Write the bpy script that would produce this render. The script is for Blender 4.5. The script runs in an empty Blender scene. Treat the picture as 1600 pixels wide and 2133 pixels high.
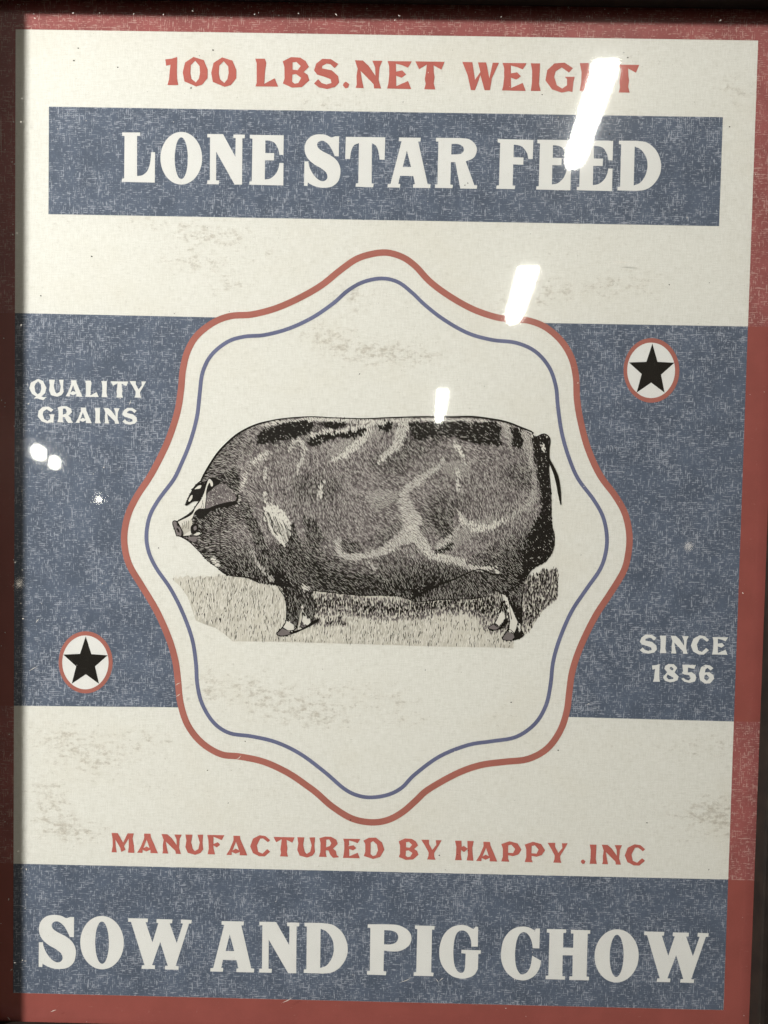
import bpy, bmesh, math, random
import numpy as np
from mathutils import Matrix, Vector
from mathutils.geometry import tessellate_polygon

scene = bpy.context.scene
COL = scene.collection

# ------------------------------------------------------------------ camera
# The photographed print is an 18 x 24 inch (3:4) sheet.  Its four inner corners in the photograph
# give the camera's position in front of it (focal length 1725 px on a 1600 px wide picture).
F, CX, CY = 1725.0, 800.0, 1066.5
WIDTH = 0.457; HEIGHT = WIDTH / 0.7505
_px = [(33, 61), (1580, 84.5), (27, 2068), (1507, 2104)]
_pp = [(-WIDTH/2, HEIGHT/2), (WIDTH/2, HEIGHT/2), (-WIDTH/2, -HEIGHT/2), (WIDTH/2, -HEIGHT/2)]
_A = []
for (X, Y), (u, v) in zip(_pp, _px):
    x = (u-CX)/F; y = -(v-CY)/F
    _A.append([X, Y, 1, 0, 0, 0, -x*X, -x*Y, -x]); _A.append([0, 0, 0, X, Y, 1, -y*X, -y*Y, -y])
Hm = np.linalg.svd(np.array(_A, float))[2][-1].reshape(3, 3)
if Hm[2, 2] < 0: Hm = -Hm
_s = (np.linalg.norm(Hm[:, 0]) + np.linalg.norm(Hm[:, 1]))/2
Hm = Hm/_s
Hi = np.linalg.inv(Hm)
r1 = Hm[:, 0]*np.array([1, 1, -1]); r2 = Hm[:, 1]*np.array([1, 1, -1]); tc = Hm[:, 2]*np.array([1, 1, -1])
r1 = r1/np.linalg.norm(r1); r2 = r2 - r1*(r1@r2); r2 = r2/np.linalg.norm(r2)
R = np.stack([r1, r2, np.cross(r1, r2)], 1)          # print (x, y, outward) -> camera
M = np.array([[1, 0, 0], [0, 0, -1], [0, 1, 0]], float)   # print -> world (the print hangs in XZ and faces -Y)
ZC = 1.5                                              # height of the print's centre above the floor
CAMP = -R.T@tc                                        # camera in print coordinates
def world(x, y, n=0.0): return (x, -n, y+ZC)
cam_d = bpy.data.cameras.new('camera'); cam = bpy.data.objects.new('camera', cam_d); COL.objects.link(cam)
mw = Matrix.Identity(4); rw = M@R.T
for i in range(3):
    for j in range(3): mw[i][j] = rw[i][j]
mw.translation = Vector(world(CAMP[0], CAMP[1], CAMP[2]))
cam.matrix_world = mw
cam_d.sensor_fit = 'HORIZONTAL'; cam_d.sensor_width = 36.0; cam_d.lens = F*36.0/1600.0
cam_d.clip_start = 0.01; cam_d.clip_end = 100.0
scene.camera = cam

def P(px, py, n=0.0):
    """photograph pixel -> print coordinates on the plane n metres in front of the sheet"""
    x = (px-CX)/F; y = -(py-CY)/F
    d = R.T@np.array([x, y, -1.0])
    t = (n-CAMP[2])/d[2]
    q = CAMP + d*t
    return (float(q[0]), float(q[1]))
MM = WIDTH/1514.0                                     # metres per photograph pixel, about

# ------------------------------------------------------------------ light
w = bpy.data.worlds.new('World'); scene.world = w; w.use_nodes = True
bg = w.node_tree.nodes['Background']; bg.inputs[1].default_value = 1.0
_nt = w.node_tree; _tc = _nt.nodes.new('ShaderNodeTexCoord'); _dp = _nt.nodes.new('ShaderNodeVectorMath'); _dp.operation = 'DOT_PRODUCT'
_dp.inputs[1].default_value = (-0.45, 0.0, 0.89); _nt.links.new(_tc.outputs['Generated'], _dp.inputs[0])
_rp = _nt.nodes.new('ShaderNodeValToRGB'); _rp.color_ramp.interpolation = 'EASE'
_mr = _nt.nodes.new('ShaderNodeMapRange'); _mr.inputs[1].default_value = -0.5; _mr.inputs[2].default_value = 0.6
_nt.links.new(_dp.outputs['Value'], _mr.inputs[0]); _nt.links.new(_mr.outputs[0], _rp.inputs[0])
_rp.color_ramp.elements[0].color = (0.045, 0.035, 0.022, 1)      # floor and goods
_rp.color_ramp.elements[1].color = (0.170, 0.160, 0.142, 1)      # pale ceiling
_nt.links.new(_rp.outputs[0], bg.inputs[0])
kd = bpy.data.lights.new('key_lamp', 'AREA'); kd.shape = 'DISK'; kd.size = 0.21; kd.energy = 114.0
kd.color = (1.0, 0.99, 0.965)
key = bpy.data.objects.new('key_lamp', kd); COL.objects.link(key)
key.location = (-1.80, -1.16, ZC+0.87)
key.rotation_euler = (Vector((0, 0, ZC))-Vector(key.location)).to_track_quat('-Z', 'Y').to_euler()
vs = scene.view_settings
vs.view_transform = 'Standard'; vs.look = 'None'; vs.exposure = 0.0; vs.gamma = 1.0; vs.use_curve_mapping = False
scene.render.engine = 'CYCLES'
scene.cycles.max_bounces = 3; scene.cycles.diffuse_bounces = 2; scene.cycles.glossy_bounces = 2; scene.cycles.transparent_max_bounces = 8

# ------------------------------------------------------------------ materials
def new_mat(name):
    m = bpy.data.materials.new(name); m.use_nodes = True
    nt = m.node_tree; nt.nodes.clear()
    return m, nt, nt.nodes.new
def link(nt, a, b): nt.links.new(a, b)
def math_node(nt, op, a, b=None, c=None, clamp=False):
    n = nt.nodes.new('ShaderNodeMath'); n.operation = op; n.use_clamp = clamp
    for i, v in enumerate((a, b, c)):
        if v is None: continue
        if isinstance(v, (int, float)): n.inputs[i].default_value = v
        else: nt.links.new(v, n.inputs[i])
    return n.outputs[0]
def mix_col(nt, fac, a, b):
    n = nt.nodes.new('ShaderNodeMix'); n.data_type = 'RGBA'
    for s, v in ((n.inputs[0], fac), (n.inputs[6], a), (n.inputs[7], b)):
        if isinstance(v, (int, float)): s.default_value = v
        elif isinstance(v, tuple): s.default_value = (*v, 1) if len(v) == 3 else v
        else: nt.links.new(v, s)
    return n.outputs[2]
def noise(nt, vec, scale, detail=2, rough=0.5, stretch=(1, 1, 1), off=(0, 0, 0)):
    mp = nt.nodes.new('ShaderNodeMapping'); mp.inputs['Scale'].default_value = stretch; mp.inputs['Location'].default_value = off
    nt.links.new(vec, mp.inputs[0])
    n = nt.nodes.new('ShaderNodeTexNoise'); n.inputs['Scale'].default_value = scale
    n.inputs['Detail'].default_value = detail; n.inputs['Roughness'].default_value = rough
    nt.links.new(mp.outputs[0], n.inputs['Vector'])
    return n.outputs[0]
def ramp(nt, v, lo, hi):
    n = nt.nodes.new('ShaderNodeMapRange'); n.clamp = True; n.interpolation_type = 'SMOOTHSTEP'
    n.inputs[1].default_value = lo; n.inputs[2].default_value = hi
    nt.links.new(v, n.inputs[0]); return n.outputs[0]
def finish(m, nt, col, rough=0.6, spec=0.2, bump=None, bstr=0.1):
    b = nt.nodes.new('ShaderNodeBsdfPrincipled'); o = nt.nodes.new('ShaderNodeOutputMaterial')
    if isinstance(col, tuple): b.inputs['Base Color'].default_value = (*col, 1)
    else: nt.links.new(col, b.inputs['Base Color'])
    if isinstance(rough, (int, float)): b.inputs['Roughness'].default_value = rough
    else: nt.links.new(rough, b.inputs['Roughness'])
    b.inputs['Specular IOR Level'].default_value = spec
    if bump is not None:
        bp = nt.nodes.new('ShaderNodeBump'); bp.inputs['Strength'].default_value = bstr; bp.inputs['Distance'].default_value = 0.0005
        nt.links.new(bump, bp.inputs['Height']); nt.links.new(bp.outputs[0], b.inputs['Normal'])
    nt.links.new(b.outputs[0], o.inputs[0])
    return m

def weave(nt, vec, seed):
    """broken threads along and across: the worn linen pattern of the ink"""
    sep = nt.nodes.new('ShaderNodeSeparateXYZ'); nt.links.new(vec, sep.inputs[0])
    wob = noise(nt, vec, 1.0, 2, 0.5, (120, 1, 120), (seed, 0, 1))
    patch = noise(nt, vec, 1.0, 3, 0.6, (17, 1, 24), (seed*7, 0, 2))
    fine = noise(nt, vec, 1.0, 2, 0.6, (70, 1, 90), (seed*3, 0, 5))
    mod = math_node(nt, 'ADD', math_node(nt, 'MULTIPLY', math_node(nt, 'SUBTRACT', patch, 0.5), 0.20), math_node(nt, 'MULTIPLY', math_node(nt, 'SUBTRACT', fine, 0.5), 0.16))
    res = []
    for along, across, per, sd in ((sep.outputs[0], sep.outputs[2], 860.0, 3.1), (sep.outputs[2], sep.outputs[0], 820.0, 8.7)):
        c = math_node(nt, 'ADD', math_node(nt, 'MULTIPLY', across, per), math_node(nt, 'MULTIPLY', wob, 2.2))
        row = math_node(nt, 'FLOOR', c); fr_ = math_node(nt, 'FRACT', c)
        prof_ = math_node(nt, 'SUBTRACT', 1.0, math_node(nt, 'ABSOLUTE', math_node(nt, 'MULTIPLY', math_node(nt, 'SUBTRACT', fr_, 0.5), 2.0)))
        cb = nt.nodes.new('ShaderNodeCombineXYZ')
        nt.links.new(math_node(nt, 'MULTIPLY', along, 250.0), cb.inputs[0]); nt.links.new(math_node(nt, 'MULTIPLY', row, 7.31), cb.inputs[1]); cb.inputs[2].default_value = seed*sd
        n = nt.nodes.new('ShaderNodeTexNoise'); n.inputs['Scale'].default_value = 1.0; n.inputs['Detail'].default_value = 2.0; n.inputs['Roughness'].default_value = 0.7
        nt.links.new(cb.outputs[0], n.inputs['Vector'])
        k = math_node(nt, 'ADD', n.outputs[0], mod)
        k = math_node(nt, 'ADD', k, math_node(nt, 'MULTIPLY', math_node(nt, 'SUBTRACT', prof_, 0.6), 0.24))
        res.append(k)
    return math_node(nt, 'MAXIMUM', res[0], math_node(nt, 'SUBTRACT', res[1], 0.02)), patch

def ink(name, col, worn, lo=0.60, hi=0.76, amount=0.75, seed=1.0, var=0.12):
    m, nt, N = new_mat(name)
    tc_ = N('ShaderNodeTexCoord'); vec = tc_.outputs['Object']
    k, patch = weave(nt, vec, seed)
    tone = mix_col(nt, math_node(nt, 'MULTIPLY', ramp(nt, noise(nt, vec, 1.0, 3, 0.6, (45, 1, 45), (3, 0, seed)), 0.3, 0.7), 1.0),
                   tuple(c*(1-var) for c in col), tuple(c*(1+var) for c in col))
    c = mix_col(nt, math_node(nt, 'MULTIPLY', ramp(nt, k, lo, hi), amount), tone, worn)
    return finish(m, nt, c, 0.6, 0.06)

BLUE = (0.090, 0.111, 0.152); RED = (0.31, 0.082, 0.070)
M_blue = ink('worn_blue_ink', BLUE, (0.38, 0.40, 0.45), 0.52, 0.72, 0.70, 1.3)
M_redw = ink('worn_red_ink', (0.285, 0.088, 0.082), (0.55, 0.38, 0.33), 0.54, 0.72, 0.52, 2.1)
M_red = ink('smooth_red_ink', (0.275, 0.075, 0.062), (0.38, 0.2, 0.16), 0.70, 0.86, 0.4, 3.7, 0.05)
M_redt = ink('red_lettering_ink', (0.445, 0.122, 0.098), (0.52, 0.25, 0.2), 0.62, 0.84, 0.3, 4.4, 0.06)
M_line = ink('red_line_ink', (0.355, 0.125, 0.098), (0.46, 0.24, 0.19), 0.64, 0.84, 0.3, 5.2, 0.07)
M_bline = ink('blue_line_ink', (0.125, 0.135, 0.225), (0.3, 0.3, 0.36), 0.64, 0.84, 0.3, 6.6, 0.1)
M_white = ink('white_lettering_ink', (0.70, 0.69, 0.655), (0.60, 0.585, 0.54), 0.62, 0.8, 0.5, 7.1, 0.02)
M_black = ink('black_ink', (0.010, 0.0085, 0.0065), (0.03, 0.027, 0.024), 0.66, 0.84, 0.4, 8.3, 0.15)
M_grey = ink('engraving_grey_ink', (0.180, 0.156, 0.152), (0.24, 0.212, 0.206), 0.6, 0.8, 0.4, 9.3, 0.16)
M_pale = ink('engraving_pale', (0.66, 0.63, 0.56), (0.55, 0.52, 0.46), 0.6, 0.8, 0.4, 3.3, 0.06)
M_straw = ink('engraving_straw', (0.50, 0.47, 0.40), (0.58, 0.55, 0.47), 0.6, 0.8, 0.4, 2.3, 0.12)

def cream_mat():
    m, nt, N = new_mat('aged_cream_paper')
    vec = N('ShaderNodeTexCoord').outputs['Object']
    at = N('ShaderNodeAttribute'); at.attribute_name = 'stain'; st = at.outputs['Fac']
    th = noise(nt, vec, 1.0, 2, 0.6, (160, 1, 1500)); tv = noise(nt, vec, 1.0, 2, 0.6, (1500, 1, 160), (5, 0, 1))
    cloth = math_node(nt, 'ADD', math_node(nt, 'MULTIPLY', th, 0.5), math_node(nt, 'MULTIPLY', tv, 0.5))
    base = mix_col(nt, ramp(nt, cloth, 0.32, 0.68), (0.640, 0.624, 0.560), (0.735, 0.722, 0.665))
    cloud = noise(nt, vec, 1.0, 4, 0.6, (14, 1, 18), (1, 0, 9))
    base = mix_col(nt, math_node(nt, 'MULTIPLY', ramp(nt, cloud, 0.45, 0.75), 0.28), base, (0.62, 0.575, 0.47))
    # stains: blotches dragged sideways
    b1 = noise(nt, vec, 1.0, 5, 0.72, (150, 1, 270), (2, 0, 3))
    b2 = noise(nt, vec, 1.0, 4, 0.7, (420, 1, 560), (8, 0, 1))
    bl = math_node(nt, 'ADD', math_node(nt, 'MULTIPLY', b1, 0.62), math_node(nt, 'MULTIPLY', b2, 0.38))
    lim = math_node(nt, 'SUBTRACT', 0.665, math_node(nt, 'MULTIPLY', st, 0.20))
    d = math_node(nt, 'MULTIPLY', math_node(nt, 'SUBTRACT', bl, lim), 9.0, clamp=True)
    d = math_node(nt, 'MULTIPLY', d, 0.55)
    mot = noise(nt, vec, 1.0, 5, 0.75, (210, 1, 330), (6, 0, 2))
    base = mix_col(nt, math_node(nt, 'MULTIPLY', ramp(nt, mot, 0.50, 0.72), 0.26), base, (0.44, 0.415, 0.35))
    c = mix_col(nt, d, base, (0.29, 0.27, 0.225))
    # brownish bloom around the heavier stains
    c = mix_col(nt, math_node(nt, 'MULTIPLY', ramp(nt, math_node(nt, 'MULTIPLY', st, ramp(nt, b1, 0.3, 0.7)), 0.2, 1.0), 0.22), c, (0.46, 0.36, 0.25))
    sp = noise(nt, vec, 1.0, 1, 0.5, (620, 1, 620), (4, 0, 4))
    c = mix_col(nt, math_node(nt, 'MULTIPLY', ramp(nt, sp, 0.76, 0.80), 0.5), c, (0.2, 0.18, 0.14))
    return finish(m, nt, c, 0.6, 0.18, cloth, 0.05)
M_cream = cream_mat()

def frame_mat():
    m, nt, N = new_mat('black_brown_wood')
    vec = N('ShaderNodeTexCoord').outputs['Object']
    g = noise(nt, vec, 1.0, 4, 0.6, (60, 60, 60)); s = noise(nt, vec, 1.0, 2, 0.6, (900, 900, 900), (3, 1, 2))
    c = mix_col(nt, ramp(nt, g, 0.3, 0.7), (0.008, 0.006, 0.005), (0.016, 0.011, 0.008))
    c = mix_col(nt, math_node(nt, 'MULTIPLY', ramp(nt, s, 0.70, 0.78), 0.35), c, (0.14, 0.12, 0.10))
    return finish(m, nt, c, 0.7, 0.12, s, 0.2)
M_frame = frame_mat()

def simple(name, col, rough=0.6, sc=60):
    m, nt, N = new_mat(name)
    vec = N('ShaderNodeTexCoord').outputs['Object']
    c = mix_col(nt, noise(nt, vec, sc, 4, 0.6), tuple(k*0.85 for k in col), tuple(min(1, k*1.12) for k in col))
    return finish(m, nt, c, rough, 0.3)
M_wall = simple('wall_paint', (0.45, 0.43, 0.39), 0.8, 12)
M_board = simple('fibreboard', (0.22, 0.15, 0.09), 0.8, 90)
M_dust = simple('dust', (0.66, 0.62, 0.55), 0.9)
M_metal = simple('white_enamel', (0.7, 0.7, 0.68), 0.4)
def emit(name, col, s):
    m, nt, N = new_mat(name)
    e = N('ShaderNodeEmission'); e.inputs[0].default_value = (*col, 1); e.inputs[1].default_value = s
    o = N('ShaderNodeOutputMaterial'); nt.links.new(e.outputs[0], o.inputs[0]); return m
M_tube = emit('lit_diffuser', (1.0, 0.98, 0.90), 45.0)
M_bulb = emit('lit_bulb', (1.0, 0.96, 0.84), 40.0)
M_dim = emit('dim_bulb', (1.0, 0.90, 0.74), 4.0)
def glass_mat():
    m, nt, N = new_mat('picture_glass')
    g = N('ShaderNodeNewGeometry')
    dp = N('ShaderNodeVectorMath'); dp.operation = 'DOT_PRODUCT'
    nt.links.new(g.outputs['Normal'], dp.inputs[0]); nt.links.new(g.outputs['Incoming'], dp.inputs[1])
    c = math_node(nt, 'ABSOLUTE', dp.outputs['Value'])
    fr = math_node(nt, 'ADD', math_node(nt, 'MULTIPLY', math_node(nt, 'POWER', math_node(nt, 'SUBTRACT', 1.0, c), 5.0), 0.96), 0.04)
    t = N('ShaderNodeBsdfTransparent'); t.inputs[0].default_value = (0.995, 0.998, 0.995, 1)
    g1 = N('ShaderNodeBsdfGlossy'); g1.inputs['Roughness'].default_value = 0.032; g1.inputs[0].default_value = (1, 1, 1, 1)
    g2 = N('ShaderNodeBsdfGlossy'); g2.inputs['Roughness'].default_value = 0.16; g2.inputs[0].default_value = (1, 0.96, 0.88, 1)
    gl = N('ShaderNodeMixShader'); gl.inputs[0].default_value = 0.09
    nt.links.new(g1.outputs[0], gl.inputs[1]); nt.links.new(g2.outputs[0], gl.inputs[2])
    mx = N('ShaderNodeMixShader'); nt.links.new(fr, mx.inputs[0]); nt.links.new(t.outputs[0], mx.inputs[1]); nt.links.new(gl.outputs[0], mx.inputs[2])
    o = N('ShaderNodeOutputMaterial'); nt.links.new(mx.outputs[0], o.inputs[0]); return m
M_glass = glass_mat()

# ------------------------------------------------------------------ helpers
def tag(o, label=None, cat=None, group=None, kind=None):
    if label: o['label'] = label
    if cat: o['category'] = cat
    if group: o['group'] = group
    if kind: o['kind'] = kind
    return o
def mesh_obj(name, verts, faces, mat, parent=None):
    me = bpy.data.meshes.new(name); me.from_pydata([tuple(v) for v in verts], [], [tuple(f) for f in faces]); me.update()
    me.materials.append(mat)
    o = bpy.data.objects.new(name, me); COL.objects.link(o)
    if parent: o.parent = parent
    return o
def up_faces(me):
    # every printed face looks at the viewer (-Y)
    bm = bmesh.new(); bm.from_mesh(me)
    bm.normal_update()
    for f in bm.faces:
        if f.normal.y > 0: f.normal_flip()
    bm.to_mesh(me); bm.free()
ROOT = bpy.data.objects.new('framed_poster', None); COL.objects.link(ROOT); ROOT.location = (0, 0, ZC)
tag(ROOT, 'vintage feed sack print with a pig engraving behind glass in a dark wood frame', 'framed poster')
# everything below is in ROOT's space: (x, -n, y)
def L(x, y, n): return (x, -n, y)

def smooth(path, closed=True, steps=7):
    """points (x, y) are corners, (x, y, 1) lie on a curve"""
    n = len(path); out = []
    pts = [np.array(p[:2], float) for p in path]; cur = [len(p) > 2 for p in path]
    for i in range(n if closed else n-1):
        a, b = pts[i], pts[(i+1) % n]; ca, cb = cur[i], cur[(i+1) % n]
        out.append(a)
        if not (ca or cb): continue
        ta = (b-pts[i-1])*0.5 if ca else (b-a)
        tb = (pts[(i+2) % n]-a)*0.5 if cb else (b-a)
        la = np.linalg.norm(b-a)
        for t_, lim in ((ta, 1.2), (tb, 1.2)):
            l_ = np.linalg.norm(t_)
            if l_ > la*lim: t_ *= la*lim/l_
        for k in range(1, steps):
            t = k/steps; t2 = t*t; t3 = t2*t
            out.append((2*t3-3*t2+1)*a+(t3-2*t2+t)*ta+(-2*t3+3*t2)*b+(t3-t2)*tb)
    if not closed: out.append(pts[-1])
    return [(float(p[0]), float(p[1])) for p in out]

def fill(polys, n, verts, faces):
    """polys: [outer, hole, ...] in print coordinates"""
    tri = tessellate_polygon([[Vector((x, y, 0)) for x, y in p] for p in polys])
    base = len(verts)
    for p in polys: verts.extend(L(x, y, n) for x, y in p)
    faces.extend(tuple(base+i for i in t) for t in tri)
def flat(name, polysets, n, mat, parent=ROOT):
    v, f = [], []
    for ps in polysets: fill(ps, n, v, f)
    o = mesh_obj(name, v, f, mat, parent); up_faces(o.data); return o
def PX(pts, n=0.0): return [P(p[0], p[1]) for p in pts]
def ribbon(pts, width, closed=True):
    """centre line in photograph pixels -> [outer, inner] or one outline, in print coordinates"""
    q = np.array(pts, float); m = len(q)
    if closed: tg = np.roll(q, -1, 0)-np.roll(q, 1, 0)
    else: tg = np.gradient(q, axis=0)
    tg /= np.linalg.norm(tg, axis=1)[:, None]+1e-9
    nr = np.stack([-tg[:, 1], tg[:, 0]], 1)
    wv = np.asarray(width, float)
    wv = wv[:, None] if wv.ndim else wv
    a = q+nr*wv/2; b = q-nr*wv/2
    return a, b
def strip(name, pts, width, n, mat, parent=ROOT, closed=True):
    a, b = ribbon(pts, width, closed); m = len(a)
    v = [L(*P(*p), n) for p in a]+[L(*P(*p), n) for p in b]
    f = [(i, (i+1) % m, m+(i+1) % m, m+i) for i in range(m if closed else m-1)]
    o = mesh_obj(name, v, f, mat, parent); up_faces(o.data); return o

# ------------------------------------------------------------------ wall
def box(name, x0, x1, y0, y1, n0, n1, mat, parent=None, z=0.0):
    v = [(x, -n, y+z) for n in (n0, n1) for y in (y0, y1) for x in (x0, x1)]
    f = [(0, 1, 3, 2), (4, 6, 7, 5), (0, 4, 5, 1), (2, 3, 7, 6), (0, 2, 6, 4), (1, 5, 7, 3)]
    o = mesh_obj(name, v, f, mat, parent)
    bm = bmesh.new(); bm.from_mesh(o.data); bmesh.ops.recalc_face_normals(bm, faces=bm.faces); bm.to_mesh(o.data); bm.free()
    return o
N_BACK = -0.010
wall = box('wall', -0.9, 0.9, -0.9, 0.9, N_BACK-0.10, N_BACK-0.0005, M_wall, None, ZC)
tag(wall, 'plain painted wall behind the framed print', 'wall', kind='structure')

# ------------------------------------------------------------------ frame, glass, backing
NG0, NG1 = 0.0016, 0.0036                              # the glass
# inner edge of the frame where it meets the glass, from the photograph
xr = 0.5*(P(1600, 1120, NG1)[0]+P(1557, 2133, NG1)[0])
yb = 0.5*(P(0, 2127, NG1)[1]+P(200, 2131, NG1)[1])
yt = 0.5*(P(100, 2, NG1)[1]+P(1500, 15, NG1)[1])
xl = -WIDTH/2-(xr-WIDTH/2)-0.0015
LIP = 0.0185; FW = 0.034
prof = [(0, NG1+0.0003), (0, LIP-0.0025), (0.0008, LIP-0.0008), (0.0028, LIP), (0.012, LIP+0.0012), (0.026, LIP+0.0005), (FW-0.002, LIP-0.002),
        (FW, LIP-0.005), (FW, N_BACK), (0.0085, N_BACK), (0.0085, NG1+0.0003)]
def rail(p0, p1, out):
    """p0 -> p1: inner edge; out: outward unit vector; mitred ends"""
    p0, p1, out = np.array(p0), np.array(p1), np.array(out); d = (p1-p0)/np.linalg.norm(p1-p0)
    v = []
    for e, s in ((p0, -1), (p1, 1)):
        for w_, n_ in prof:
            q = e+out*w_+d*s*(w_-0.00012); v.append(L(q[0], q[1], n_))
    m = len(prof)
    f = [(i, (i+1) % m, m+(i+1) % m, m+i) for i in range(m)]+[tuple(range(m)), tuple(range(2*m-1, m-1, -1))]
    o = mesh_obj('frame_rail', v, f, M_frame, ROOT)
    bm = bmesh.new(); bm.from_mesh(o.data); bmesh.ops.recalc_face_normals(bm, faces=bm.faces); bm.to_mesh(o.data); bm.free()
    return o
rail((xl, yt), (xr, yt), (0, 1)); rail((xr, yt), (xr, yb), (1, 0)); rail((xr, yb), (xl, yb), (0, -1)); rail((xl, yb), (xl, yt), (-1, 0))
e = 0.0078
glass = box('glass_pane', xl-e, xr+e, yb-e, yt+e, NG0, NG1, M_glass, ROOT)
board = box('backing_board', xl-e, xr+e, yb-e, yt+e, -0.006, -0.0012, M_board, ROOT)

# ------------------------------------------------------------------ the sheet, with its stains
nx, ny = 150, 200
X = np.linspace(xl-e, xr+e, nx); Y = np.linspace(yb-e, yt+e, ny)
gx, gy = np.meshgrid(X, Y)
v = [(x, 0.0, y) for x, y in zip(gx.ravel(), gy.ravel())]
f = [(j*nx+i, j*nx+i+1, (j+1)*nx+i+1, (j+1)*nx+i) for j in range(ny-1) for i in range(nx-1)]
sheet = mesh_obj('print_sheet', v, f, M_cream, ROOT); up_faces(sheet.data)
stains = [(440, 490, 110, 28, .9), (400, 545, 90, 22, .8), (480, 590, 60, 30, .7), (560, 530, 50, 20, .5), (300, 460, 80, 20, .5),
          (640, 220, 60, 25, .5), (720, 215, 60, 20, .4), (740, 620, 70, 35, .7), (780, 735, 100, 30, .9), (690, 700, 60, 40, .5), (900, 740, 90, 26, .5),
          (640, 690, 60, 30, .4), (1090, 630, 70, 30, .7), (1190, 600, 110, 30, .6), (1330, 590, 90, 35, .5), (880, 640, 60, 30, .4), (870, 560, 50, 20, .35),
          (1530, 190, 50, 40, .7), (1340, 120, 80, 30, .4), (120, 1540, 90, 45, .8), (210, 1590, 80, 35, .7), (90, 1650, 60, 40, .7), (300, 1540, 90, 40, .6),
          (160, 1735, 80, 30, .9), (110, 1700, 50, 40, .6), (520, 1430, 70, 40, .7), (600, 1480, 100, 45, .7), (700, 1440, 80, 40, .5), (430, 1440, 40, 60, .7), (690, 1500, 60, 25, .5),
          (820, 1450, 60, 40, .5), (850, 1500, 70, 30, .5), (1480, 1555, 70, 30, .7), (1500, 1700, 60, 60, .9), (1420, 1690, 80, 25, .5), (1390, 1740, 60, 20, .4), (1300, 1560, 100, 30, .4),
          (1040, 1480, 50, 30, .4), (1040, 1520, 70, 20, .4), (560, 1640, 80, 30, .35), (330, 1640, 80, 30, .4), (620, 1000, 30, 30, .2), (120, 470, 70, 25, .4), (1180, 1450, 30, 40, .4),
          (320, 1250, 25, 20, .7), (340, 1420, 30, 30, .5), (1000, 1650, 80, 30, .25), (1200, 520, 120, 25, .35), (250, 620, 80, 25, .25), (520, 800, 80, 30, .2), (1050, 1400, 70, 30, .3)]
stv = np.full(gx.size, 0.26)
fx, fy = gx.ravel(), gy.ravel()
for (sx, sy, rx, ry, st) in stains:
    c = P(sx, sy); stv += 0.75*st*np.exp(-((fx-c[0])/(rx*MM))**2-((fy-c[1])/(ry*MM))**2)
at = sheet.data.attributes.new('stain', 'FLOAT', 'POINT'); at.data.foreach_set('value', np.clip(stv, 0, 1.1).astype(np.float32))

# ------------------------------------------------------------------ badge outline (photograph pixels)
red_c = [(797, 526), (835, 534), (865, 554), (895, 586), (935, 616), (985, 644), (1035, 661), (1070, 665), (1102, 668), (1137, 682), (1170, 711), (1191, 747), (1200, 787), (1202, 832),
         (1210, 880), (1225, 935), (1250, 990), (1281, 1032), (1302, 1070), (1311, 1113), (1309, 1152), (1299, 1190), (1270, 1238), (1240, 1284), (1211, 1343), (1193, 1395), (1186, 1440),
         (1181, 1480), (1167, 1522), (1140, 1559), (1100, 1581), (1050, 1587), (1000, 1594), (950, 1612), (890, 1646), (865, 1669), (838, 1692), (808, 1708), (774, 1713), (733, 1705), (692, 1680),
         (660, 1652), (640, 1637), (600, 1610), (550, 1587), (500, 1576), (460, 1571), (420, 1547), (391, 1510), (376, 1465), (371, 1420), (365, 1375), (350, 1325), (325, 1270), (295, 1220),
         (271, 1180), (261, 1147), (259, 1112), (267, 1072), (285, 1034), (309, 998), (326, 968), (350, 918), (369, 860), (377, 812), (381, 770), (391, 731), (411, 698), (446, 671), (482, 658),
         (525, 655), (575, 642), (625, 620), (670, 594), (710, 562), (748, 537)]
blue_c = [(796, 580), (830, 588), (860, 611), (885, 635), (925, 666), (975, 694), (1025, 708), (1075, 714), (1115, 732), (1144, 765), (1158, 805), (1162, 845), (1170, 900), (1184, 950), (1204, 997),
          (1236, 1040), (1256, 1076), (1264, 1115), (1262, 1150), (1250, 1186), (1221, 1228), (1190, 1275), (1165, 1333), (1152, 1380), (1147, 1425), (1137, 1470), (1114, 1508), (1075, 1535),
          (1025, 1544), (975, 1552), (915, 1576), (862, 1615), (838, 1640), (810, 1655), (775, 1661), (745, 1657), (717, 1643), (675, 1607), (625, 1570), (575, 1546), (525, 1534), (478, 1527),
          (445, 1505), (421, 1466), (411, 1425), (408, 1380), (400, 1330), (380, 1275), (355, 1226), (326, 1184), (310, 1150), (305, 1115), (312, 1075), (331, 1040), (361, 1000), (376, 970), (395, 924),
          (410, 870), (416, 820), (422, 776), (440, 740), (474, 712), (510, 701), (550, 698), (600, 685), (650, 662), (694, 632), (725, 605), (758, 587)]
redp = smooth([(x, y, 1) for x, y in red_c], True, 5)
bluep = smooth([(x, y, 1) for x, y in blue_c], True, 5)

# ------------------------------------------------------------------ printed colour areas
N1, N2, N3 = 0.00004, 0.00007, 0.00010
def quad(name, pts, mat, n=N1): return flat(name, [[PX(pts)]], n, mat)
quad('title_panel', [(102, 222), (1506, 244), (1498, 471), (101, 446)], M_blue)
quad('base_panel', [(27.6, 1799), (1517, 1832), (1507, 2104), (27, 2068)], M_blue)
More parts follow.
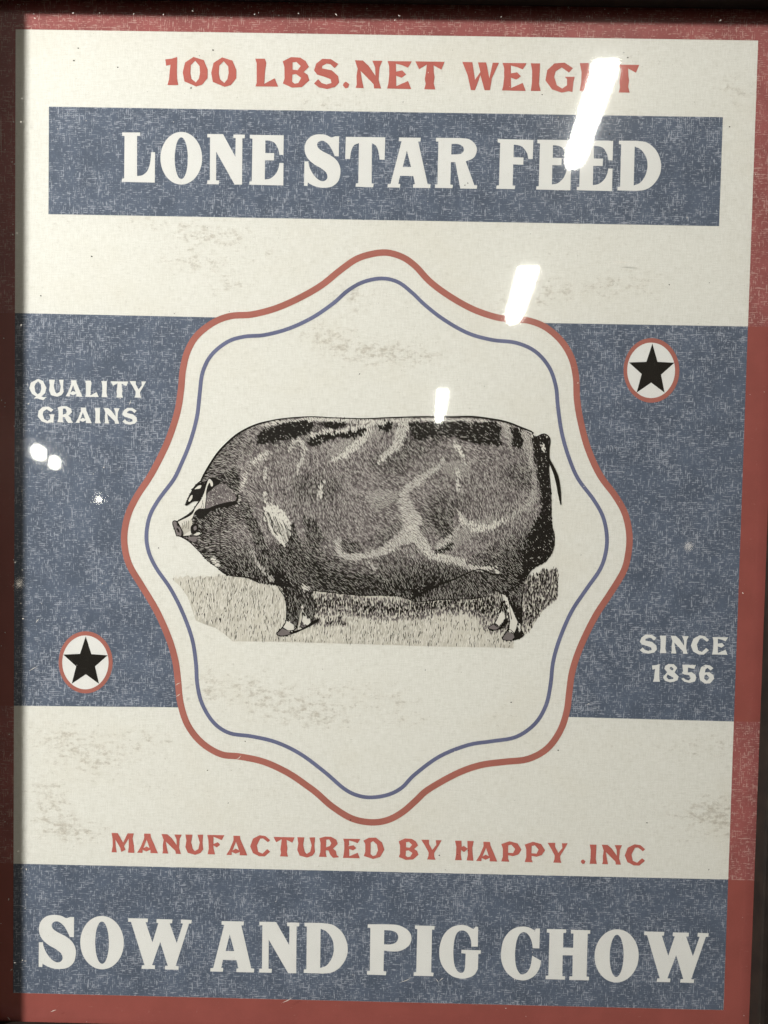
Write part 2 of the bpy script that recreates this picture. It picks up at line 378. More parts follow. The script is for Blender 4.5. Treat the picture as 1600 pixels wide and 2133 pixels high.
# side bands end at the badge line
i0 = min(range(len(redp)), key=lambda i: abs(redp[i][1]-662)+(1e4 if redp[i][0] > 700 or redp[i][1] > 900 else 0))
left = [p for p in redp if p[0] < 790]
lb = sorted([p for p in left if 661 <= p[1] <= 1473 and p[0] < 470], key=lambda p: p[1])
rb = sorted([p for p in redp if 673 <= p[1] <= 1494 and p[0] > 1120], key=lambda p: p[1])
quad('side_band', [(31.2, 652), (448, 661)]+lb+[(376, 1473.5), (28.8, 1470)], M_blue)
quad('side_band', [(1120, 672.5), (1558, 680), (1529, 1503), (1183, 1493.5)]+rb[::-1], M_blue)
# the red border, worn beside the cream fields and even beside the blue ones
xo0, xo1, yo0, yo1 = xl-e*0.9, xr+e*0.9, yb-e*0.9, yt+e*0.9
hw, hh = WIDTH/2, HEIGHT/2
yA = 0.5*(P(31, 652)[1]+P(1558, 680)[1]); yB = 0.5*(P(28, 1470)[1]+P(1529, 1503)[1]); yC = 0.5*(P(28, 1799)[1]+P(1517, 1832)[1])
def rect(name, x0, x1, y0, y1, mat): return flat(name, [[[(x0, y0), (x1, y0), (x1, y1), (x0, y1)]]], N1, mat)
rect('border_strip', xo0, xo1, hh, yo1, M_redw)
rect('border_strip', xo0, xo1, yo0, -hh, M_red)
for a, b in ((xo0, -hw), (hw, xo1)):
    rect('border_strip', a, b, yA, hh, M_redw)
    rect('border_strip', a, b, yB, yA, M_red)
    rect('border_strip', a, b, yC, yB, M_redw)
    rect('border_strip', a, b, -hh, yC, M_red)
tag(strip('badge_line', redp, 13.5, N2, M_line), 'wavy red line round the badge')
tag(strip('badge_line', bluep, 8.0, N2, M_bline), 'thin wavy blue line inside the red one')

# ------------------------------------------------------------------ star emblems
def ell(l, r, t, b, k=72): return [((l+r)/2+(r-l)/2*math.cos(a), (t+b)/2+(b-t)/2*math.sin(a)) for a in [2*math.pi*i/k for i in range(k)]]
def emblem(x0, y0, o, i, star):
    s = 10.0
    cv = lambda pts: [(x0+x/s, y0+y/s) for x, y in pts]
    d = flat('star_emblem', [[PX(cv(ell(*o)))]], N2, M_white)
    flat('ring', [[PX(cv(ell(*o))), PX(cv(ell(*i)))]], N3, M_line, d)
    flat('star', [[PX(cv(star))]], N3, M_black, d)
emblem(1280, 690, (190, 1352, 143, 1488), (265, 1262, 237, 1392), [(790, 255), (897, 638), (1250, 655), (970, 905), (1045, 1280), (765, 1070), (462, 1278), (567, 890), (300, 650), (665, 638)])
emblem(100, 1300, (222, 1347, 150, 1442), (297, 1262, 237, 1358), [(787, 255), (905, 625), (1245, 650), (980, 880), (1065, 1245), (790, 1045), (495, 1243), (588, 880), (320, 635), (668, 620)])

# ------------------------------------------------------------------ lettering
def C(*pts): return [(x, y, 1) for x, y in pts]
GL = {}    # glyph -> (contours in unit space)
def glyphs(x0, y0, s, base, cap, defs):
    """base, cap: photograph y of base and cap line near the glyph; outlines in enlarged-crop pixels"""
    for ch, conts in defs.items():
        cs = []
        for c in conts:
            cs.append([(P(x0+p[0]/s, y0+p[1]/s)) for p in smooth(c, True, 6)])
        xs = [p[0] for p in cs[0]]; xm = (x0+sum(p[0] for p in conts[0])/len(conts[0])/s)
        vb = P(xm, base(xm))[1]; vc = P(xm, cap(xm))[1]; x_0, x_1 = min(xs), max(xs)
        GL[ch] = [[((x-x_0)/(x_1-x_0), (y-vb)/(vc-vb)) for x, y in c] for c in cs]
def line(xa, ya, xb, yb_): return lambda x: ya+(yb_-ya)*(x-xa)/(xb-xa)
T_base, T_cap = line(254, 379, 1300, 396.8), line(254, 275.8, 1300, 293.2)
B_base, B_cap = line(294.7, 2017.8, 1366, 2045.2), line(267, 1912.5, 1340.7, 1940.2)
def oval(cx_, cy_, rx, ry, k=56): return [(cx_+rx*math.cos(2*math.pi*i/k), cy_+ry*math.sin(2*math.pi*i/k)) for i in range(k)]
glyphs(240, 260, 4.2105, T_base, T_cap, {
 'L': [[(62, 67), (220, 67), (220, 98), (193, 98), (193, 450)]+C((243, 440), (285, 400), (307, 330))+[(317, 240), (350, 240), (348, 507), (58, 500), (62, 472), (80, 470), (84, 98), (64, 97)]],
 'O': [oval(580, 293, 184, 231), oval(580, 293, 58, 183)],
 'N': [[(808, 80), (945, 82), (1052, 280), (1055, 116), (1035, 115), (1035, 85), (1135, 86), (1133, 118), (1113, 118), (1110, 524), (1045, 524), (885, 235), (884, 487), (912, 488), (908, 522), (806, 520), (808, 488), (830, 486), (832, 110), (808, 110)]],
 'E': [[(1183, 88), (1478, 92), (1475, 265), (1440, 262)]+C((1430, 215), (1402, 162), (1362, 141))+[(1318, 137), (1318, 248), (1395, 248), (1393, 312), (1315, 312), (1313, 480)]+C((1362, 470), (1408, 430), (1432, 380))+[(1440, 335), (1476, 335), (1474, 532), (1178, 525), (1180, 497), (1200, 496), (1206, 122), (1183, 118)]]})
glyphs(620, 270, 4.1026, T_base, T_cap, {
 'S': [[(325, 57), (357, 58), (354, 228), (320, 226)]+C((300, 180), (268, 128), (225, 97), (190, 100), (170, 125), (180, 157), (220, 187), (280, 218), (332, 258), (362, 310), (368, 370), (350, 440), (300, 484), (235, 497), (170, 490), (120, 470))+[(90, 452), (88, 482), (58, 480), (62, 272), (95, 272)]+C((102, 312), (127, 367), (165, 415), (207, 440), (241, 434), (258, 405), (245, 365), (203, 330), (140, 293), (90, 245), (66, 192), (65, 140), (85, 90), (130, 52), (190, 40), (250, 48), (290, 66))],
 'T': [[(412, 62), (745, 66), (740, 258), (697, 256)]+C((690, 200), (670, 142))+[(632, 115), (630, 460), (648, 462), (642, 492), (494, 488), (497, 460), (517, 458), (523, 115)]+C((480, 135), (457, 185))+[(447, 252), (406, 250)]],
 'A': [[(872, 67), (1057, 70), (1055, 102), (1035, 102), (1115, 465), (1140, 468), (1137, 500), (990, 497), (992, 467), (1008, 467), (993, 397), (880, 395), (865, 463), (882, 465), (878, 496), (773, 494), (775, 466), (798, 464), (893, 100), (870, 97)], [(938, 180), (974, 320), (902, 320)]],
 'R': [[(1188, 70), (1400, 72)]+C((1475, 84), (1524, 128), (1536, 180), (1510, 240))+[(1442, 272), (1515, 475), (1540, 477), (1535, 506), (1395, 503), (1352, 278), (1315, 278), (1310, 470), (1332, 472), (1328, 501), (1178, 498), (1180, 470), (1200, 468), (1208, 102), (1188, 102)],
       [(1320, 122)]+C((1378, 124), (1418, 147), (1425, 178), (1398, 207))+[(1318, 213)]]})
glyphs(1020, 270, 4.2105, T_base, T_cap, {
 'F': [[(75, 83), (378, 90), (373, 258), (335, 256)]+C((325, 208), (292, 158), (255, 138))+[(212, 132), (210, 242), (295, 245), (292, 308), (207, 305), (202, 490), (223, 492), (219, 522), (63, 519), (66, 490), (86, 489), (97, 117), (76, 112)]],
 'D': [[(1140, 97), (1290, 98)]+C((1385, 115), (1465, 185), (1504, 290), (1495, 392), (1440, 480), (1370, 526))+[(1290, 538), (1127, 533), (1128, 503), (1150, 501), (1160, 130), (1140, 128)],
       [(1277, 148)]+C((1330, 175), (1375, 240), (1388, 320), (1370, 400), (1325, 465))+[(1268, 490)]]})
glyphs(60, 1890, 4.4444, B_base, B_cap, {
 'W': [[(920, 100), (1102, 104), (1100, 138), (1080, 138), (1143, 325), (1198, 145), (1180, 143), (1182, 108), (1327, 112), (1325, 147), (1302, 147), (1368, 330), (1425, 150), (1405, 147), (1408, 112), (1507, 117), (1503, 150), (1482, 150), (1358, 542), (1385, 545), (1383, 578), (1257, 574), (1260, 542), (1285, 541), (1215, 320), (1140, 535), (1168, 537), (1165, 571), (1043, 568), (1046, 536), (1070, 535), (945, 135), (918, 133)]]})
glyphs(740, 1910, 5.0, B_base, B_cap, {
 'P': [[(137, 76), (330, 76)]+C((450, 86), (550, 140), (584, 215), (562, 292), (490, 345), (410, 360))+[(302, 350), (297, 565), (327, 568), (322, 607), (127, 600), (130, 564), (157, 562), (163, 115), (135, 112)],
       [(305, 138)]+C((370, 140), (430, 165), (448, 215), (425, 265), (370, 285))+[(303, 286)]],
 'I': [[(627, 88), (822, 94), (820, 132), (797, 130), (787, 578), (812, 581), (808, 617), (613, 612), (616, 577), (640, 575), (651, 127), (629, 124)]],
 'G': [[(1230, 125), (1255, 102), (1280, 103), (1277, 310), (1210, 308)]+C((1203, 235), (1165, 162), (1110, 140), (1060, 168), (1032, 250), (1022, 370), (1032, 490), (1062, 560), (1100, 582), (1130, 570))+[(1143, 530), (1150, 382), (1104, 378), (1107, 342), (1308, 347), (1306, 383), (1282, 383), (1277, 545)]+C((1240, 602), (1180, 632), (1100, 642), (1000, 610), (920, 530), (880, 430), (880, 310), (920, 190), (1000, 110), (1090, 84), (1160, 92))]})
glyphs(1020, 1915, 6.1538, B_base, B_cap, {
 'C': [[(575, 140), (605, 117), (648, 120), (640, 372), (555, 370)]+C((545, 300), (515, 222), (470, 173), (430, 165), (382, 195), (346, 280), (328, 400), (328, 520), (346, 622), (385, 690), (422, 706), (480, 678), (525, 600))+[(548, 465), (663, 530)]+C((645, 620), (590, 710), (510, 765), (420, 783), (310, 755), (210, 670), (155, 550), (145, 430), (175, 270), (250, 160), (340, 105), (430, 92), (510, 105))],
 'H': [[(742, 123), (983, 128), (980, 175), (947, 174), (942, 362), (1068, 364), (1073, 182), (1040, 180), (1042, 133), (1283, 140), (1280, 185), (1250, 184), (1235, 733), (1266, 737), (1262, 782), (1018, 776), (1022, 730), (1058, 730), (1065, 462), (938, 460), (933, 727), (967, 730), (963, 773), (725, 767), (728, 722), (760, 720), (775, 172), (742, 168)]]})
# the chiselled face used for the small lines (lower-case keys)
S_base, S_cap = line(532, 180, 1297, 192.7), line(531, 122.3, 1330, 135)
M_base, M_cap = line(232, 1775.3, 1228, 1799.5), line(232, 1734.8, 1228, 1758.9)
glyphs(330, 100, 5.1613, S_base, S_cap, {
 '1': [[(73, 122), (140, 115), (203, 97), (200, 250), (203, 340), (215, 398), (97, 398), (113, 340), (122, 250), (130, 180), (83, 192)]],
 '0': [[(378, 96), (488, 130), (530, 232), (528, 322), (470, 395), (405, 413), (280, 360), (262, 262), (287, 155)], [(395, 137), (443, 195), (448, 265), (435, 330), (402, 370), (355, 330), (343, 270), (348, 185)]],
 'l': [[(1040, 115), (1145, 115), (1160, 160), (1147, 250), (1138, 385), (1252, 325), (1290, 415), (1042, 413), (1055, 370), (1055, 165)]]})
glyphs(640, 110, 5.3333, S_base, S_cap, {
 's': [[(168, 67), (265, 70), (348, 125), (305, 170), (260, 128), (215, 120), (168, 145), (165, 172), (275, 195), (345, 258), (355, 330), (310, 380), (220, 402), (130, 385), (75, 342), (122, 292), (160, 335), (215, 352), (270, 335), (262, 295), (205, 270), (110, 242), (75, 195), (100, 120)]],
 '.': [[(432, 320), (470, 348), (455, 388), (425, 395), (398, 362), (408, 335)]],
 'n': [[(527, 82), (615, 85), (680, 145), (755, 255), (752, 165), (720, 88), (832, 88), (800, 160), (790, 300), (818, 397), (740, 396), (735, 350), (590, 200), (605, 300), (625, 393), (535, 390), (548, 350), (545, 260), (557, 175)]],
 'e': [[(895, 92), (1160, 95), (1117, 165), (1060, 140), (985, 120), (987, 208), (1055, 195), (1098, 240), (1048, 277), (987, 255), (990, 370), (1118, 313), (1152, 402), (890, 397), (903, 340), (913, 250), (912, 150)]],
 't': [[(1198, 95), (1523, 100), (1487, 187), (1400, 140), (1403, 220), (1412, 270), (1402, 340), (1420, 407), (1297, 405), (1313, 345), (1303, 290), (1315, 220), (1325, 130), (1240, 182)]]})
glyphs(950, 110, 4.0, S_base, S_cap, {
 'w': [[(50, 76), (133, 78), (155, 225), (200, 160), (180, 80), (248, 80), (275, 212), (303, 82), (355, 83), (295, 215), (280, 312), (235, 312), (200, 185), (155, 312), (120, 310), (95, 190)]],
 'i': [[(620, 87), (702, 88), (697, 200), (693, 260), (708, 318), (620, 317), (630, 250), (632, 150)]],
 'g': [[(820, 88), (905, 82), (975, 128), (940, 165), (880, 122), (830, 155), (818, 200), (840, 270), (885, 298), (925, 270), (925, 220), (905, 200), (990, 200), (978, 240), (970, 328), (940, 320), (880, 332), (800, 305), (745, 230), (760, 145)]]})
glyphs(220, 1710, 5.3333, M_base, M_cap, {
 'm': [[(65, 132), (135, 135), (195, 240), (245, 137), (315, 138), (300, 195), (315, 270), (320, 355), (248, 352), (258, 290), (258, 195), (205, 280), (222, 320), (175, 345), (163, 300), (108, 205), (112, 290), (125, 350), (65, 348), (78, 280), (77, 200)]],
 'a': [[(428, 140), (500, 142), (505, 180), (540, 260), (583, 360), (498, 357), (500, 320), (453, 340), (412, 320), (410, 355), (352, 353), (390, 290), (430, 190)], [(457, 207), (490, 301), (455, 283), (420, 304)]],
 'u': [[(885, 150), (965, 152), (950, 235), (968, 310), (990, 335), (1030, 312), (1045, 240), (1020, 153), (1083, 152), (1075, 240), (1083, 315), (1055, 355), (995, 377), (912, 355), (885, 290), (897, 220)]],
 'f': [[(1128, 155), (1320, 158), (1288, 213), (1197, 175), (1197, 258), (1245, 235), (1272, 265), (1235, 295), (1197, 272), (1197, 300), (1215, 372), (1132, 370), (1145, 310), (1140, 210)]]})
glyphs(500, 1720, 5.0, M_base, M_cap, {
 'c': [[(205, 98), (265, 107), (315, 150), (292, 172), (240, 132), (210, 135), (175, 205), (190, 270), (235, 290), (285, 243), (315, 270), (258, 320), (200, 318), (135, 285), (106, 215), (135, 135)]],
 'r': [[(828, 130), (890, 112), (950, 115), (1005, 145), (1020, 190), (970, 238), (1000, 262), (1010, 305), (1032, 325), (1025, 330), (970, 335), (940, 300), (925, 260), (895, 255), (895, 290), (905, 325), (823, 323), (838, 270), (840, 180)], [(900, 145), (930, 143), (952, 180), (940, 210), (897, 225)]],
 'd': [[(1283, 155), (1340, 125), (1415, 123), (1480, 175), (1503, 250), (1460, 325), (1385, 347), (1287, 315), (1303, 270), (1303, 190)], [(1360, 175), (1385, 160), (1425, 195), (1437, 255), (1415, 305), (1385, 315), (1358, 295)]]})
glyphs(810, 1730, 5.3333, M_base, M_cap, {
 'b': [[(108, 120), (178, 87), (255, 92), (300, 120), (327, 165), (282, 205), (315, 225), (330, 270), (268, 322), (185, 326), (108, 293), (122, 255), (122, 165)], [(190, 130), (222, 125), (258, 158), (232, 190), (190, 185)], [(188, 225), (218, 220), (262, 250), (238, 290), (208, 295), (186, 280)]],
 'y': [[(358, 102), (445, 102), (443, 145), (480, 215), (525, 160), (520, 107), (585, 107), (555, 160), (500, 250), (503, 290), (517, 325), (423, 322), (437, 285), (440, 245), (400, 170)]],
 'h': [[(733, 112), (805, 112), (807, 182), (832, 170), (872, 200), (870, 115), (942, 117), (925, 190), (930, 270), (937, 335), (862, 332), (875, 270), (873, 207), (832, 240), (800, 215), (797, 270), (808, 330), (733, 328), (745, 260), (747, 180)]],
 'p': [[(1248, 150), (1340, 118), (1430, 143), (1473, 212), (1440, 265), (1378, 285), (1325, 275), (1323, 310), (1338, 347), (1247, 343), (1265, 290), (1265, 200)], [(1325, 165), (1360, 157), (1402, 205), (1380, 250), (1323, 245)]]})
Q_base, Q_cap = line(105, 825.2, 290, 828.9), line(105, 791, 290, 795.4)
Y_base, Y_cap = line(1360, 1419.9, 1480, 1423), line(1360, 1383.5, 1480, 1386)
glyphs(50, 780, 5.9259, Q_base, Q_cap, {
 'q': [[(175, 55), (235, 80), (278, 165), (262, 230), (215, 270), (240, 280), (278, 278), (240, 317), (190, 305), (165, 295), (120, 298), (150, 270), (100, 240), (65, 170), (85, 100)], [(175, 85), (208, 120), (215, 180), (200, 225), (170, 245), (140, 215), (130, 150), (145, 110)]]})
glyphs(1320, 1310, 7.2727, Y_base, Y_cap, {
 '8': [[(530, 530), (610, 535), (660, 590), (620, 660), (680, 720), (665, 775), (610, 800), (550, 810), (475, 785), (445, 730), (510, 655), (467, 605), (480, 560)], [(570, 572), (605, 605), (590, 630), (545, 605), (550, 585)], [(515, 690), (605, 740), (595, 760), (530, 765), (498, 730)]],
 '5': [[(740, 543), (942, 548), (920, 605), (825, 585), (822, 660), (880, 655), (930, 690), (950, 740), (930, 795), (850, 818), (770, 800), (722, 755), (755, 740), (790, 770), (840, 780), (865, 745), (840, 700), (770, 690), (735, 670), (750, 640)]],
 '6': [[(1020, 580), (1090, 543), (1160, 555), (1210, 595), (1170, 630), (1120, 590), (1090, 610), (1080, 660), (1150, 655), (1210, 700), (1222, 755), (1160, 825), (1080, 828), (1005, 775), (990, 680)], [(1105, 690), (1150, 740), (1110, 788), (1068, 750), (1075, 705)]]})
def lettering(text, spans, base, cap, mat, label):
    v, f = [], []
    for ch, (a, b) in zip(text, spans):
        xm = (a+b)/2; ym = (base(xm)+cap(xm))/2
        xa, xb = P(a, ym)[0], P(b, ym)[0]; vb = P(xm, base(xm))[1]; vc = P(xm, cap(xm))[1]
        fill([[(xa+x*(xb-xa), vb+y*(vc-vb)) for x, y in c] for c in GL[ch]], N3, v, f)
    o = mesh_obj('lettering', v, f, mat, ROOT); up_faces(o.data); tag(o, label); return o
lettering('LONESTARFEED', [(253.8, 323.1), (334.3, 421.2), (431.4, 509.6), (519.8, 591), (634.1, 709.7), (719, 801.6), (808.4, 897.9), (907.1, 995.4), (1035, 1109.8), (1118.1, 1189.8), (1202.4, 1276.5), (1287.7, 1377.4)],
          T_base, T_cap, M_white, 'white slab lettering LONE STAR FEED')
lettering('SOWANDPIGCHOW', [(80.9, 158.3), (167.3, 258), (266.6, 399.1), (438.7, 530.4), (539.7, 622.8), (633.6, 724.5), (765, 856.8), (862.6, 904.4), (915, 1001.6), (1043.6, 1127.7), (1137.8, 1228.5), (1238.6, 1330.5), (1340.3, 1474.5)],
          B_base, B_cap, M_white, 'white slab lettering SOW AND PIG CHOW')
lettering('100lbs.netweight', [(344.1, 371.7), (380.8, 432.7), (440, 492.4), (531.5, 579.9), (588.7, 644.7), (654, 706.6), (714.6, 728.1), (738.8, 796), (806.9, 857.5), (864.6, 925.6), (962.5, 1038.8), (1046.3, 1096.3), (1105, 1127), (1136.3, 1197.5), (1207, 1261), (1269.8, 1330.8)],
          S_base, S_cap, M_redt, 'red chiselled lettering 100 LBS.NET WEIGHT')
lettering('manufacturedbyhappy.inc', [(232.2, 280), (286, 329.3), (336.3, 378.4), (385.9, 423.4), (431.5, 467.5), (471.8, 515.7), (521.2, 563), (569.4, 613.4), (619, 656.4), (664.6, 706.4), (714.4, 750.4), (756.6, 800.6), (830.3, 871.9), (877.1, 919.7), (947.4, 986.6), (992.3, 1036.5), (1043.8, 1086.2), (1092.6, 1135.1), (1140, 1182), (1210.4, 1220), (1227.9, 1244), (1252.9, 1295.3), (1301.4, 1343.9)],
          M_base, M_cap, M_redt, 'red chiselled lettering MANUFACTURED BY HAPPY .INC')
lettering('quality', [(61, 96.9), (102, 132.7), (136.9, 171.8), (177.1, 205.8), (211.2, 224.3), (230.6, 267.2), (269.9, 304.3)], Q_base, Q_cap, M_white, 'white chiselled lettering QUALITY')
lettering('grains', [(78.7, 113.8), (119.7, 152.4), (157.5, 191.4), (197.1, 210), (216.2, 249.1), (255, 285.9)], line(90, 880, 280, 883.2), line(90, 847.8, 280, 850.8), M_white, 'white chiselled lettering GRAINS')
lettering('since', [(1332.8, 1368.8), (1373.9, 1389), (1396.6, 1434.1), (1439.2, 1476.8), (1483.6, 1516.4)], line(1380, 1360.6, 1500, 1363.6), line(1380, 1323.8, 1500, 1327), M_white, 'white chiselled lettering SINCE')
lettering('1856', [(1357.5, 1375.4), (1381.2, 1413.8), (1419.3, 1450.9), (1456.1, 1488)], Y_base, Y_cap, M_white, 'white chiselled figures 1856')

# ------------------------------------------------------------------ the pig engraving
top = [(420.5, 1004), (422, 995), (434.5, 972.5), (452, 946), (471, 925), (497.5, 902.5), (532.5, 885), (567.5, 876), (600, 871), (649, 868), (687.5, 870), (757.5, 872), (810, 870), (880, 868), (940, 868.5), (984, 868), (1027.5, 873.6), (1054, 879), (1080, 888.5), (1108, 904)]
rear = [(1118.5, 911), (1124, 907), (1134, 904), (1143, 910), (1145.5, 920), (1142.5, 941), (1143, 958.5), (1143, 981), (1146.5, 1016), (1148, 1060), (1148.5, 1091), (1153.5, 1110), (1154.5, 1122), (1153.5, 1136), (1148, 1152.5), (1134, 1170), (1117, 1179), (1106, 1187.5), (1092, 1205), (1089, 1219)]
nearhind = [(1086.5, 1257), (1087, 1292), (1085, 1310), (1091, 1322), (1083, 1329), (1070, 1333), (1054, 1333.6), (1046.5, 1329), (1058, 1311), (1061, 1293), (1060, 1275)]
farhind = [(1054, 1301), (1040, 1310), (1027.5, 1312.6), (1016.5, 1308), (1030, 1298), (1038, 1284), (1043, 1266), (1046, 1249), (1044, 1238), (1036, 1232)]
belly = [(1014, 1240), (986, 1247), (961, 1247.5), (917.5, 1249), (868.5, 1254), (858, 1251), (833.5, 1242.6), (804, 1240), (752.5, 1240), (717.5, 1237), (682.5, 1233), (653, 1229.5)]
foreleg = [(655, 1255), (656, 1270), (653, 1282), (651, 1292), (645, 1300), (635, 1307), (627, 1306), (628, 1296), (630, 1282), (627, 1266), (624, 1280), (622, 1293), (620, 1302), (613, 1313), (604, 1321), (586, 1325), (576.5, 1320), (590, 1305), (596, 1292), (597, 1263), (593, 1243.5), (583, 1221)]
chest = [(541, 1214), (515, 1203), (489, 1200), (468, 1195), (452, 1182), (433, 1168), (413.5, 1147), (394, 1128), (377, 1118)]
face = [(370.6, 1116), (364.5, 1104), (360, 1091), (361.5, 1085), (370, 1085), (398, 1067), (410, 1051), (417, 1040)]
ear_far = [(417, 1039), (401, 1044), (386.4, 1052), (399.5, 1023), (410, 1009), (420.5, 1004)]
outline = top+rear+nearhind+farhind+belly+foreleg+chest+face+ear_far[1:-1]
outl = smooth([(x, y, 1) for x, y in outline], True, 4)
grass = [(358, 1205), (366, 1202), (371, 1206), (376, 1199), (380, 1205), (386, 1200), (392, 1198), (397, 1204), (408, 1203), (412, 1200), (419, 1200), (424, 1204), (430, 1200), (445, 1202), (452, 1199), (468, 1199), (500, 1190), (700, 1190), (1000, 1190), (1092, 1206), (1106, 1200), (1122, 1193), (1130, 1188), (1138, 1186), (1142, 1190), (1148, 1184), (1151, 1189), (1157, 1183), (1160, 1189), (1163, 1187), (1162.5, 1220), (1161, 1247), (1153.5, 1252), (1132.5, 1270), (1115, 1296), (1104.5, 1313.5), (1089, 1326), (1070, 1334.5), (1069.5, 1351), (1038, 1348.7), (942, 1347.4), (882.5, 1346), (840, 1344.4), (760, 1342), (717.5, 1341), (620, 1338), (560, 1336.5), (485, 1336), (466, 1319), (448.5, 1308), (427.5, 1301), (408, 1292.5), (401, 1271.5), (391, 1243.5), (375, 1221)]
NE = 0.00005
pig = flat('pig_engraving', [[PX(outl)]], NE+0.00003, M_grey); tag(pig, 'black and grey engraving of a stout pig facing left')
turf = flat('grass_engraving', [[PX(grass)]], NE-0.00001, M_straw); tag(turf, 'engraved patch of dry grass under the pig')

def inside(px, py, poly):
    poly = np.array([p[:2] for p in poly]); r = np.zeros(px.shape, bool); j = len(poly)-1
    for i in range(len(poly)):
        xi, yi = poly[i]; xj, yj = poly[j]
        if yi != yj:
            r ^= ((yi > py) != (yj > py)) & (px < (xj-xi)*(py-yi)/(yj-yi)+xi)
        j = i
    return r
def near(px, py, line_):
    d = np.full(px.shape, 1e9)
    for (x0, y0), (x1, y1) in zip(line_[:-1], line_[1:]):
        dx, dy = x1-x0, y1-y0; t = np.clip(((px-x0)*dx+(py-y0)*dy)/(dx*dx+dy*dy+1e-9), 0, 1)
        d = np.minimum(d, np.hypot(px-x0-t*dx, py-y0-t*dy))
    return d
rng = np.random.default_rng(11)
def strokes(name, x, y, ang, length, width, n0, n1, mat, parent):
    """one thin tapered blade of ink per point (photograph pixels)"""
    k = len(x)
    if not k: return None
    dx, dy = np.cos(ang), np.sin(ang)
    bend = rng.normal(0, 0.10, k)*length
    def pt(a, b):   # a along, b across
        return x+dx*a-dy*b, y+dy*a+dx*b
    h = length/2; wv = width/2
    rows = [pt(-h, 0*wv), pt(-h*0.4, wv+bend*0.6), pt(h*0.4, wv*0.9+bend*0.6), pt(h, 0*wv), pt(h*0.4, -wv*0.9+bend*0.6), pt(-h*0.4, -wv+bend*0.6)]
    uv = np.stack([np.stack(r, 1) for r in rows], 1).reshape(-1, 2)
    xx = (uv[:, 0]-CX)/F; yy = -(uv[:, 1]-CY)/F
    q = Hi@np.stack([xx, yy, np.ones_like(xx)]); qx, qy = q[0]/q[2], q[1]/q[2]
    nn = np.repeat(rng.uniform(n0, n1, k), 6)
    V = np.stack([qx, -nn, qy], 1)
    idx = np.arange(k)[:, None]*6
    me = bpy.data.meshes.new(name)
    me.vertices.add(k*6); me.vertices.foreach_set('co', V.ravel())
    quads = np.concatenate([idx+np.array([0, 1, 5, 5]), ], 1)
    loops = np.concatenate([idx+np.array([[0, 5, 4, 3, 2, 1]])], 1).ravel()
    me.loops.add(k*6); me.loops.foreach_set('vertex_index', loops.astype(np.int32))
    me.polygons.add(k); me.polygons.foreach_set('loop_start', (np.arange(k)*6).astype(np.int32)); me.polygons.foreach_set('loop_total', np.full(k, 6, np.int32))
    me.update(calc_edges=True); me.validate()
    me.materials.append(mat)
    o = bpy.data.objects.new(name, me); COL.objects.link(o); o.parent = parent; up_faces(me)
    o['kind'] = 'stuff'
    return o
def grid(x0, x1, y0, y1, sx, sy, ang=0.0, jit=1.0):
    cx_, cy_ = (x0+x1)/2, (y0+y1)/2; r = max(x1-x0, y1-y0)*0.75
    a, b = np.meshgrid(np.arange(-r, r, sx), np.arange(-r, r, sy)); a = a.ravel(); b = b.ravel()
    a = a+rng.uniform(-.5, .5, a.size)*sx; b = b+rng.uniform(-.5, .5, b.size)*sy*jit
    x = cx_+a*math.cos(ang)-b*math.sin(ang); y = cy_+a*math.sin(ang)+b*math.cos(ang)
    k = (x > x0) & (x < x1) & (y > y0) & (y < y1)
    return x[k], y[k]
